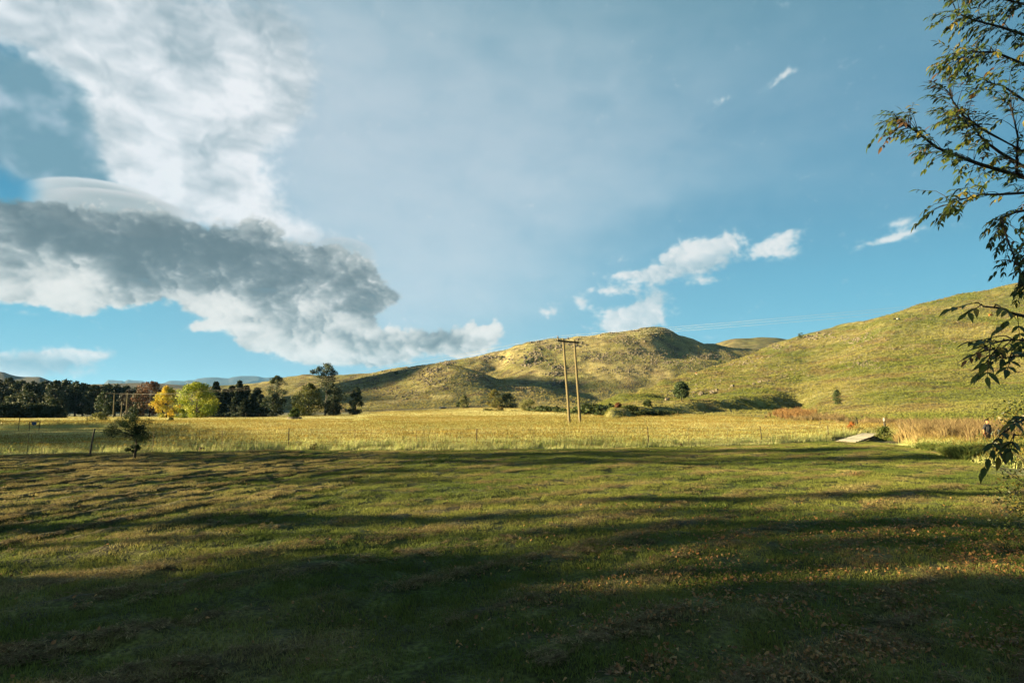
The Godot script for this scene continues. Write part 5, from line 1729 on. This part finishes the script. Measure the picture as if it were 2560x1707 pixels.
func make_person() -> void:
	rng.seed = 340
	var hide := Color(0.36, 0.17, 0.08)
	var shirt := Color(0.030, 0.030, 0.034)
	var legs := Color(0.16, 0.10, 0.06)
	var hair := Color(0.02, 0.017, 0.015)
	var p := Vector3(ray(2472, 1100).x * 37.0, 0, -37.0)
	p.y = floor_at(p.x, p.z)
	var o := thing("person", "person with dark hair and dark short sleeved top in brown weeds", "person", p, 0.2)
	var k := Maker.new()
	var bones := [[Vector3(-0.10, 0.90, 0), Vector3(0.10, 0.90, 0), 0.12, 0.12, legs], [Vector3(0, 0.95, 0), Vector3(0, 1.22, 0.01), 0.135, 0.15, shirt], [Vector3(-0.13, 1.36, 0), Vector3(0.13, 1.36, 0), 0.095, 0.095, shirt], [Vector3(0, 1.2, 0), Vector3(0, 1.38, 0), 0.15, 0.12, shirt], [Vector3(0, 1.40, 0), Vector3(0, 1.52, 0.02), 0.055, 0.052, hide],
		[Vector3(-0.10, 0.88, 0), Vector3(-0.11, 0.48, 0.05), 0.09, 0.06, legs], [Vector3(-0.11, 0.48, 0.05), Vector3(-0.11, 0.08, -0.02), 0.06, 0.042, legs], [Vector3(-0.11, 0.05, -0.02), Vector3(-0.12, 0.04, 0.16), 0.045, 0.035, hair],
		[Vector3(0.10, 0.88, 0), Vector3(0.12, 0.48, -0.02), 0.09, 0.06, legs], [Vector3(0.12, 0.48, -0.02), Vector3(0.12, 0.08, -0.10), 0.06, 0.042, legs], [Vector3(0.12, 0.05, -0.10), Vector3(0.13, 0.04, 0.08), 0.045, 0.035, hair]]
	for s in [-1.0, 1.0]:
		bones.append([Vector3(0.18 * s, 1.37, 0), Vector3(0.255 * s, 1.17, -0.02), 0.062, 0.058, shirt])
		bones.append([Vector3(0.25 * s, 1.19, -0.02), Vector3(0.275 * s, 1.08, -0.02), 0.046, 0.042, hide])
		bones.append([Vector3(0.275 * s, 1.08, -0.02), Vector3(0.31 * s, 0.84, 0.05), 0.042, 0.03, hide])
	skin(bones, 0.022, 0.04, k)
	for s in [-1.0, 1.0]:                                # hands: palm, thumb, four bent fingers
		var w := Vector3(0.31 * s, 0.84, 0.05)
		var hand := [[w, w + Vector3(0.012 * s, -0.085, 0.012), 0.027, 0.032, hide], [w + Vector3(0, -0.03, 0.02), w + Vector3(-0.01 * s, -0.075, 0.055), 0.012, 0.009, hide]]
		for j in 4:
			var r := w + Vector3(0.014 * s, -0.085, 0.036 - j * 0.02)
			var m := r + Vector3(-0.004 * s, [-0.035, -0.042, -0.038, -0.028][j], 0.004)
			hand.append([r, m, 0.0095, 0.009, hide])
			hand.append([m, m + Vector3(-0.016 * s, [-0.028, -0.034, -0.03, -0.022][j], 0.003), 0.009, 0.0075, hide])
		skin(hand, 0.007, 0.006, k)
	var head := [[Vector3(0, 1.60, 0.02), Vector3(0, 1.67, 0.0), 0.085, 0.092, hide], [Vector3(0, 1.555, 0.06), Vector3(0, 1.60, 0.05), 0.045, 0.06, hide], [Vector3(0, 1.615, 0.10), Vector3(0, 1.60, 0.122), 0.012, 0.016, hide], [Vector3(-0.09, 1.63, 0.0), Vector3(-0.095, 1.60, 0.005), 0.016, 0.012, hide], [Vector3(0.09, 1.63, 0.0), Vector3(0.095, 1.60, 0.005), 0.016, 0.012, hide], [Vector3(-0.02, 1.575, 0.104), Vector3(0.02, 1.575, 0.104), 0.007, 0.007, Color(0.22, 0.08, 0.06)]]
	for s in [-1.0, 1.0]:
		head.append([Vector3(0.034 * s, 1.64, 0.092), Vector3(0.036 * s, 1.64, 0.093), 0.012, 0.012, Color(0.03, 0.02, 0.02)])
	skin(head, 0.008, 0.014, k)
	part("body", k.mesh(M.cloth), o)
	k = Maker.new()
	skin([[Vector3(0, 1.685, -0.01), Vector3(0, 1.65, -0.05), 0.10, 0.095, hair], [Vector3(0, 1.65, -0.05), Vector3(0, 1.56, -0.06), 0.085, 0.06, hair]], 0.012, 0.02, k)
	part("hair", k.mesh(M.cloth), o)

func make_cattle() -> void:
	rng.seed = 350
	for s in [[1741, 937, "red brown cow with white legs seen from behind on the hillside", Color(0.22, 0.08, 0.03), Color(0.6, 0.55, 0.48), 1.35, 0.9], [2247, 801, "black and white cow grazing high on the hillside", Color(0.55, 0.52, 0.46), Color(0.02, 0.02, 0.02), 0.25, 1.0], [2238, 801, "dark brown cow grazing behind the black and white one", Color(0.05, 0.035, 0.03), Color(0.05, 0.035, 0.03), 0.1, 0.85], [2478, 791, "orange brown cow standing high on the hillside by the power cables", Color(0.36, 0.13, 0.035), Color(0.30, 0.11, 0.03), 0.15, 1.0]]:
		var p := foot(s[0], s[1], 100.0, 420.0)
		var o := thing("cow", s[2], "cow", p, s[5])
		var c: Color = s[3]
		var e: Color = s[4]
		var bones := [[Vector3(-0.75, 1.02, 0), Vector3(0.0, 0.98, 0), 0.30, 0.36, c], [Vector3(0.0, 0.98, 0), Vector3(0.62, 1.02, 0), 0.36, 0.33, e], [Vector3(-0.3, 0.9, 0), Vector3(0.4, 0.85, 0), 0.30, 0.32, c], [Vector3(0.7, 1.1, 0), Vector3(1.12, 0.85, 0), 0.22, 0.15, e], [Vector3(1.12, 0.85, 0), Vector3(1.38, 0.55, 0), 0.15, 0.09, e], [Vector3(1.12, 0.98, 0.1), Vector3(1.08, 1.0, 0.26), 0.05, 0.03, e], [Vector3(1.12, 0.98, -0.1), Vector3(1.08, 1.0, -0.26), 0.05, 0.03, e], [Vector3(-1.02, 1.15, 0), Vector3(-1.1, 0.5, 0), 0.04, 0.03, c]]
		for z in [-0.17, 0.17]:
			bones.append([Vector3(-0.78, 0.9, z), Vector3(-0.72, 0.62, z), 0.19, 0.10, c])      # thigh to stifle
			bones.append([Vector3(-0.72, 0.62, z), Vector3(-0.92, 0.42, z), 0.10, 0.065, e])   # to the hock
			bones.append([Vector3(-0.92, 0.42, z), Vector3(-0.88, 0.03, z), 0.06, 0.055, e])
			bones.append([Vector3(0.58, 0.9, z), Vector3(0.60, 0.45, z), 0.15, 0.07, e])
			bones.append([Vector3(0.60, 0.45, z), Vector3(0.60, 0.03, z), 0.065, 0.055, e])
		var k := Maker.new()
		skin(bones, 0.05, 0.08, k)
		part("body", k.mesh(M.hide), o)
		o.scale = Vector3.ONE * s[6]

# ---------------------------------------------------------------- weeds by the bridge, fallen leaves, the near tree
func make_weeds() -> void:
	rng.seed = 360
	var brown := tuft(60, 0.5, 0.5, 1.25, 0.012, [Color(0.20, 0.145, 0.07), Color(0.14, 0.09, 0.045), Color(0.28, 0.215, 0.10)]).mesh(M.straw)
	var gold := tuft(110, 0.62, 0.6, 1.15, 0.010, [Color(0.38, 0.28, 0.12), Color(0.32, 0.235, 0.105), Color(0.25, 0.185, 0.085)]).mesh(M.straw)
	var green := tuft(50, 0.5, 0.3, 0.6, 0.014, [Color(0.07, 0.10, 0.025), Color(0.10, 0.12, 0.03)]).mesh(M.blade)
	var bags: Array[Bag] = [Bag.new(), Bag.new(), Bag.new()]
	for s in [[2440, 1100, 140, 16, 420, 0, 1.15], [2350, 1082, 120, 10, 260, 0, 1.0], [2200, 1068, 110, 6, 220, 0, 0.8], [2300, 1104, 26, 9, 30, 1, 1.15], [2335, 1108, 22, 7, 16, 1, 1.0], [2258, 1106, 20, 4, 10, 1, 0.7], [2430, 1135, 70, 14, 220, 2, 1.0], [2330, 1122, 40, 5, 60, 2, 0.7], [2250, 1102, 40, 4, 60, 2, 0.8], [2050, 1050, 90, 8, 160, 0, 0.7], [1985, 1040, 50, 8, 260, 0, 1.0], [2540, 1130, 60, 30, 160, 2, 1.2], [2560, 1095, 80, 14, 120, 0, 1.2]]:
		for i in s[4]:
			var p := foot(s[0] + rng.randfn() * s[2] * 0.45, s[1] + rng.randfn() * s[3] * 0.45, 22.0, 170.0)
			if lawn_inside(p.x, p.z) > 0.3 or p.z < -165.0:
				continue
			var w: float = s[6] * rnd(0.6, 1.2)
			bags[s[5]].put(Transform3D(Basis(Vector3.UP, rnd(0, TAU)).scaled(Vector3(w, w * rnd(0.8, 1.2), w)), p), tint(Color(1.1, 0.88, 0.75) if s[0] == 1985 else Color(1, 1, 1), 0.25))
	scatter("brown_weeds", bags[0], brown, "brown dead weeds along the ditch beside the lawn", "weeds")
	scatter("golden_grass", bags[1], gold, "clump of tall pale golden grass at the corner of the lawn", "grass")
	scatter("green_weeds", bags[2], green, "dark green weeds at the foot of the brown ones", "weeds")
	tree_px("bridge_bush", "leafy green bush at the far end of the footbridge", "bush", "", 2213, 1100, 1066, 24, DOME, 0.0, [Color(0.075, 0.095, 0.022), Color(0.05, 0.07, 0.018), Color(0.11, 0.11, 0.03)], 44, 60, 0.09, "foliage", 8, 0.3)
	tree_px("orange_bush", "orange leaved bush against the dark leaning post", "bush", "", 2131, 1086, 1052, 15, EGG, 0.0, [Color(0.36, 0.11, 0.025), Color(0.28, 0.10, 0.025), Color(0.14, 0.10, 0.03)], 34, 50, 0.09, "foliage", 8, 0.34)
	tree_px("dark_bramble", "dark bramble at the foot of the leaning post by the bridge", "bush", "", 2155, 1090, 1070, 16, DOME, 0.0, [Color(0.05, 0.06, 0.018), Color(0.08, 0.08, 0.025)], 30, 50, 0.09, "foliage", 6, 0.34)
	tree_px("yellow_weed", "bright yellow green weed clump below the pale stake", "weed", "", 2250, 1102, 1086, 13, DOME, 0.0, [Color(0.17, 0.17, 0.03), Color(0.13, 0.15, 0.03)], 24, 60, 0.08, "foliage", 4, 0.4)
	tree_px("grey_weed", "dry grey seeded weed behind the yellow green clump", "weed", "", 2285, 1104, 1064, 15, EGG, 0.0, [Color(0.26, 0.21, 0.14), Color(0.20, 0.16, 0.10)], 30, 40, 0.07, "straw", 12, 0.3)
	tree_px("bitten_bush", "small leafless twiggy bush at the foot of the wire fence", "bush", "", 785, 1124, 1108, 11, DOME, 0.0, [Color(0.08, 0.07, 0.03), Color(0.06, 0.05, 0.025)], 14, 14, 0.06, "straw", 16, 0.4)
	# dung and hay lumps on the lawn
	for s in [[1115, 1262, 28, "dark lump of earth on the lawn among the cut grass", Color(0.05, 0.038, 0.028)], [2140, 1190, 40, "low tan heap of dry clippings on the sunlit lawn", Color(0.28, 0.17, 0.075)]]:
		var p := foot(s[0], s[1])
		var w: float = s[2] / LENS * -p.z
		var k := Maker.new()
		for i in 420:
			var a := rnd(0, TAU)
			var q := sqrt(rng.randf())
			var at := Vector3(cos(a) * q * w * 0.5, (1.0 - q * q) * w * 0.22 * rng.randf(), sin(a) * q * w * 0.5)
			var al := Vector3(rnd(-1, 1), rnd(-0.2, 0.5), rnd(-1, 1)).normalized()
			k.leaf(at, al, al.cross(Vector3.UP).normalized(), w * 0.16, w * 0.02, shade_of(s[4], 0.3))
		solo("grass_heap", k.mesh(M.straw), s[3], "heap", p)

func leaf_mesh(tone: Color, curl: float, back: Color) -> ArrayMesh:     # a pointed leaf one unit long, folded along its midrib
	var k := Maker.new()
	var rib := []
	var edge := []
	for j in 6:
		var t := j / 5.0
		var w := 0.19 * sin(PI * pow(t, 0.8)) * (1.0 - 0.25 * t)
		rib.append(Vector3(0, -curl * t * t, -t))
		edge.append([Vector3(-w, 0.30 * w - curl * t * t * 1.1, -t), Vector3(w, 0.30 * w - curl * t * t * 1.1, -t)])
	for j in 5:
		k.quad(rib[j], rib[j + 1], edge[j + 1][1], edge[j][1], tone)
		k.quad(edge[j][0], edge[j + 1][0], rib[j + 1], rib[j], back)
	for i in k.n.size():
		if k.n[i].y < 0.0:
			k.n[i] = -k.n[i]
	return k.mesh(M.near_leaf)

func make_fallen_leaves() -> void:
	rng.seed = 370
	var kinds := [leaf_mesh(Color(0.29, 0.145, 0.052), 0.35, Color(0.25, 0.12, 0.045)), leaf_mesh(Color(0.25, 0.12, 0.045), -0.3, Color(0.21, 0.10, 0.04)), leaf_mesh(Color(0.34, 0.195, 0.07), 0.5, Color(0.30, 0.16, 0.06)), leaf_mesh(Color(0.15, 0.075, 0.035), 0.2, Color(0.12, 0.06, 0.03))]
	var bags: Array[Bag] = [Bag.new(), Bag.new(), Bag.new(), Bag.new()]
	var singles := []
	var drift := noise(371, 0.6, 3)
	for i in 60000:
		var d := 5.6 * pow(4.2, rng.randf())
		var x := rnd(-0.9, 0.9) * d
		if lawn_inside(x, -d) < 0.2:
			continue
		var want := smoothstep(-0.12, 0.5, x / d) * smoothstep(20.0, 8.0, d) + 0.03
		want *= clampf(0.45 + 1.5 * drift.get_noise_2d(x, -d) + 0.35 * rows(x, -d), 0.04, 1.3)
		want += 1.1 * exp(-pow((x - 9.0) / 3.2, 2) - pow((d - 12.6) / 1.6, 2)) * clampf(0.6 + drift.get_noise_2d(x * 2.0, d * 2.0), 0, 1)
		if rng.randf() > want * 0.95:
			continue
		var s := rnd(0.03, 0.062)
		var t := Transform3D(Basis(Vector3.UP, rnd(0, TAU)) * Basis(Vector3.RIGHT, rnd(-0.6, 0.6)) * Basis(Vector3.BACK, rnd(-0.7, 0.7)) * Basis.from_scale(Vector3(s * rnd(1.0, 2.6), s * rnd(1.0, 2.2), s)), Vector3(x, lawn_height(x, -d) + rnd(0.035, 0.06), -d))
		singles.append([s / d, t, rng.randi() % 4])
	singles.sort_custom(func(a, b): return a[0] > b[0])
	var drawn := 0
	for e in singles:
		var t: Transform3D = e[1]
		if drawn < 300 and absf(t.origin.x) < 0.84 * -t.origin.z and -t.origin.z > 6.1:
			var o := solo("fallen_leaf", kinds[e[2]], "dry curled brown leaf fallen on the lawn", "leaf", Vector3.ZERO, "fallen leaves on the lawn")
			o.transform = t
			drawn += 1
		else:
			bags[e[2]].put(t, tint(Color(1, 1, 1), 0.25))
	for k in 4:
		scatter("leaf_litter", bags[k], kinds[k], "scattered brown leaves lying on the lawn", "leaves")
	print("fallen ", singles.size())

func ray_of(p: Vector3) -> Vector2:                       # the photograph pixel on which a point falls
	var q := p - EYE
	var deep := -q.z * cos(PITCH) + q.y * sin(PITCH)
	return Vector2(1280.0 + LENS * q.x / deep, 853.5 - LENS * (q.y * cos(PITCH) + q.z * sin(PITCH)) / deep)

func make_near_tree() -> void:
	rng.seed = 380
	var o := thing("ash_tree", "ash tree with drooping olive leaves reaching in over the lawn", "tree", Vector3(6.6, lawn_height(6.6, -6.2), -6.2))
	var home := o.position
	var bark := Color(0.055, 0.045, 0.036)
	var k := Maker.new()
	k.tube([Vector3(0, -0.3, 0), Vector3(0.02, 0.4, 0), Vector3(0.05, 2.0, 0.05), Vector3(0.1, 4.0, 0.0), Vector3(0.0, 6.5, 0.1), Vector3(-0.2, 8.5, 0.2)], [0.26, 0.2, 0.17, 0.14, 0.09, 0.03], 12, bark)
	part("trunk", k.mesh(M.bark), o)
	var kinds := []
	for c in [Color(0.034, 0.052, 0.013), Color(0.045, 0.062, 0.014), Color(0.066, 0.072, 0.016), Color(0.028, 0.044, 0.013), Color(0.13, 0.105, 0.02), Color(0.075, 0.042, 0.018)]:
		kinds.append(leaf_mesh(c, rnd(0.1, 0.35), Color(c.r * 1.1, c.g * 1.1, c.b * 1.1)))
	var all := []
	# branches: where they leave the trunk, then photograph x, y and depth along them, thickness, sprigs, leaf length
	var limbs := [
		[3.9, [[2640, 110, 5.9], [2560, 86, 5.8], [2500, 66, 5.7], [2435, 50, 5.6], [2390, 30, 5.5]], 0.022, 84, 0.066],
		[4.6, [[2650, 30, 5.9], [2560, 10, 5.8], [2480, -10, 5.7], [2410, -30, 5.6]], 0.02, 74, 0.066],
		[3.4, [[2640, 210, 5.8], [2560, 160, 5.7], [2490, 130, 5.6], [2430, 130, 5.5], [2400, 150, 5.5]], 0.02, 74, 0.066],
		[2.9, [[2650, 300, 5.7], [2560, 250, 5.6], [2510, 215, 5.5], [2470, 205, 5.5]], 0.02, 26, 0.066],
		[2.4, [[2660, 480, 5.8], [2560, 443, 5.6], [2454, 411, 5.4], [2400, 392, 5.3], [2344, 369, 5.2], [2300, 335, 5.1], [2275, 317, 5.1], [2243, 296, 5.0]], 0.024, 100, 0.066],
		[2.5, [[2600, 470, 5.5], [2543, 431, 5.4], [2546, 340, 5.3], [2527, 257, 5.2]], 0.022, 40, 0.068],
		[2.4, [[2600, 440, 5.6], [2500, 380, 5.5], [2460, 350, 5.4], [2430, 310, 5.3], [2395, 290, 5.3]], 0.02, 64, 0.07],
		[2.3, [[2600, 400, 5.4], [2470, 330, 5.2], [2410, 290, 5.1], [2385, 255, 5.0], [2375, 235, 5.0]], 0.016, 36, 0.068],
		[2.1, [[2650, 490, 5.6], [2560, 482, 5.5], [2500, 486, 5.4], [2454, 486, 5.4], [2400, 500, 5.3], [2372, 512, 5.3]], 0.018, 34, 0.07],
		[1.9, [[2660, 520, 5.5], [2600, 520, 5.4], [2540, 530, 5.3], [2505, 545, 5.3], [2520, 600, 5.2], [2545, 660, 5.2], [2560, 705, 5.2]], 0.018, 60, 0.062],
		[2.0, [[2680, 500, 5.6], [2600, 560, 5.4], [2580, 620, 5.4], [2570, 680, 5.3]], 0.018, 44, 0.062],
		[1.4, [[2900, 800, 4.4], [2720, 790, 3.4], [2600, 800, 2.9], [2540, 785, 2.75], [2500, 770, 2.7], [2460, 766, 2.65]], 0.014, 6, 0.06],
		[1.3, [[2900, 880, 4.4], [2720, 870, 3.4], [2600, 860, 2.9], [2560, 850, 2.75], [2520, 850, 2.7], [2480, 858, 2.65]], 0.012, 8, 0.06],
		[1.2, [[2900, 940, 4.2], [2700, 900, 3.2], [2600, 890, 2.8], [2550, 890, 2.7], [2510, 895, 2.65]], 0.011, 6, 0.062],
		[0.9, [[2900, 1080, 4.2], [2700, 1060, 3.2], [2620, 1050, 2.8], [2560, 1050, 2.7], [2535, 1062, 2.65], [2512, 1082, 2.65]], 0.009, 5, 0.06],
		[0.8, [[2900, 1130, 4.2], [2700, 1120, 3.2], [2620, 1100, 2.8], [2575, 1085, 2.7], [2540, 1088, 2.65]], 0.009, 4, 0.06],
	]
	for l in limbs:
		var pts := [Vector3(0.05, l[0], 0.02)]
		for p in l[1]:
			pts.append(at_depth(p[0], p[1], p[2]) - home)
		var rad := []
		for i in pts.size():
			rad.append(lerpf(l[2], 0.0035, i / float(pts.size() - 1)))
		var kk := Maker.new()
		kk.tube(pts, rad, 7, bark)
		var visible_from := 1.0 if l[0] > 1.5 else 2.0
		for s in l[3]:
			var t := lerpf(visible_from, pts.size() - 1.0, pow(rng.randf(), 0.75)) if s > 1 else pts.size() - 1.02
			var i := mini(int(t), pts.size() - 2)
			var from: Vector3 = pts[i].lerp(pts[i + 1], t - i)
			var run: Vector3 = (pts[i + 1] - pts[i]).normalized()
			var leaf: float = l[4]
			var aim := (run * rnd(0.4, 1.2) + Vector3(rnd(-0.7, 0.5), rnd(-0.7, 0.75), rnd(-0.8, 0.8))).normalized()
			var stalk := leaf * (rnd(0.5, 2.6) if l[0] > 1.5 else rnd(0.2, 1.0))
			var twig_end := from + aim * stalk
			kk.tube([from, from.lerp(twig_end, 0.5) + Vector3(0, 0.01, 0), twig_end], [0.004, 0.003, 0.002], 4, bark, false)
			# a compound leaf: leaflets in pairs along a drooping stalk, one at the end
			var axis := (aim + Vector3(0, -0.55, 0)).normalized()
			var cross := axis.cross(Vector3(rnd(-0.3, 0.3), 1, rnd(-0.3, 0.3))).normalized()
			var pairs := rng.randi_range(2, 3)
			var tip := twig_end + axis * leaf * 0.75 * pairs
			kk.tube([twig_end, tip], [0.002, 0.0012], 4, bark, false)
			var tone := rng.randi() % 4
			if rng.randf() < 0.14:
				tone = 4 + rng.randi() % 2
			for j in pairs * 2 + 1:
				var base := twig_end + axis * leaf * 0.72 * (int(j / 2.0) + 0.6)
				var way := (axis * 0.75 + cross * (1.0 if j % 2 else -1.0) * 0.8 + Vector3(rnd(-0.2, 0.2), rnd(-0.55, 0.05), rnd(-0.2, 0.2))).normalized()
				if j == pairs * 2:
					base = tip
					way = (axis + Vector3(rnd(-0.2, 0.2), rnd(-0.4, 0.0), rnd(-0.2, 0.2))).normalized()
				var up := Vector3(rnd(-0.5, 0.5), 1.0, rnd(-0.1, 0.9))
				var x := way.cross(up).normalized() * -1.0
				var size := leaf * rnd(0.75, 1.15)
				var b := Basis(x, x.cross(way).normalized() * -1.0, -way) * Basis.from_scale(Vector3(size * 1.05, size, size))
				var shown := ray_of(base + home)
				if shown.distance_to(Vector2(2472, 1062)) < 34.0:
					continue                                  # a gap in the leaves, through which the person shows
				all.append([size / maxf(-(base.z + home.z), 0.5), Transform3D(b, base), tone if rng.randf() < 0.85 else rng.randi() % 5, base + home])
		part("branch", kk.mesh(M.bark), o)
	all.sort_custom(func(a, b): return a[0] > b[0])
	var rest := Maker.new()
	var bags: Array[Bag] = []
	for i in 6:
		bags.append(Bag.new())
	var n := 0
	for e in all:
		var w: Vector3 = e[3]
		var in_view: bool = w.x / -w.z < 0.86
		if n < 300 and in_view:
			var leafs := part("leaf", kinds[e[2]], o)
			leafs.transform = e[1]
			n += 1
		else:
			bags[e[2]].put(e[1], tint(Color(1, 1, 1), 0.15))
	for i in 6:
		scatter("leaves", bags[i], kinds[i], "", "", o)
	print("leaves ", all.size())
	# the small leaved shrub under the tree
	var sh := thing("shrub", "dark twiggy small leaved shrub under the ash tree", "shrub", Vector3(10.6, lawn_height(10.6, -11.6), -11.6))
	var spots := clumps([[0.0, 0.5], [0.2, 0.9], [0.5, 1.0], [0.8, 0.75], [1.0, 0.35]], 3.3, 1.35, 70, 0.30)
	part("stem", trunk(3.2, 0.05, spots, 30, bark).mesh(M.bark), sh)
	part("crown", crown(spots, 60, 0.06, [Color(0.03, 0.042, 0.014), Color(0.045, 0.055, 0.018), Color(0.10, 0.085, 0.02)], 0.8).mesh(M.near_leaf), sh)
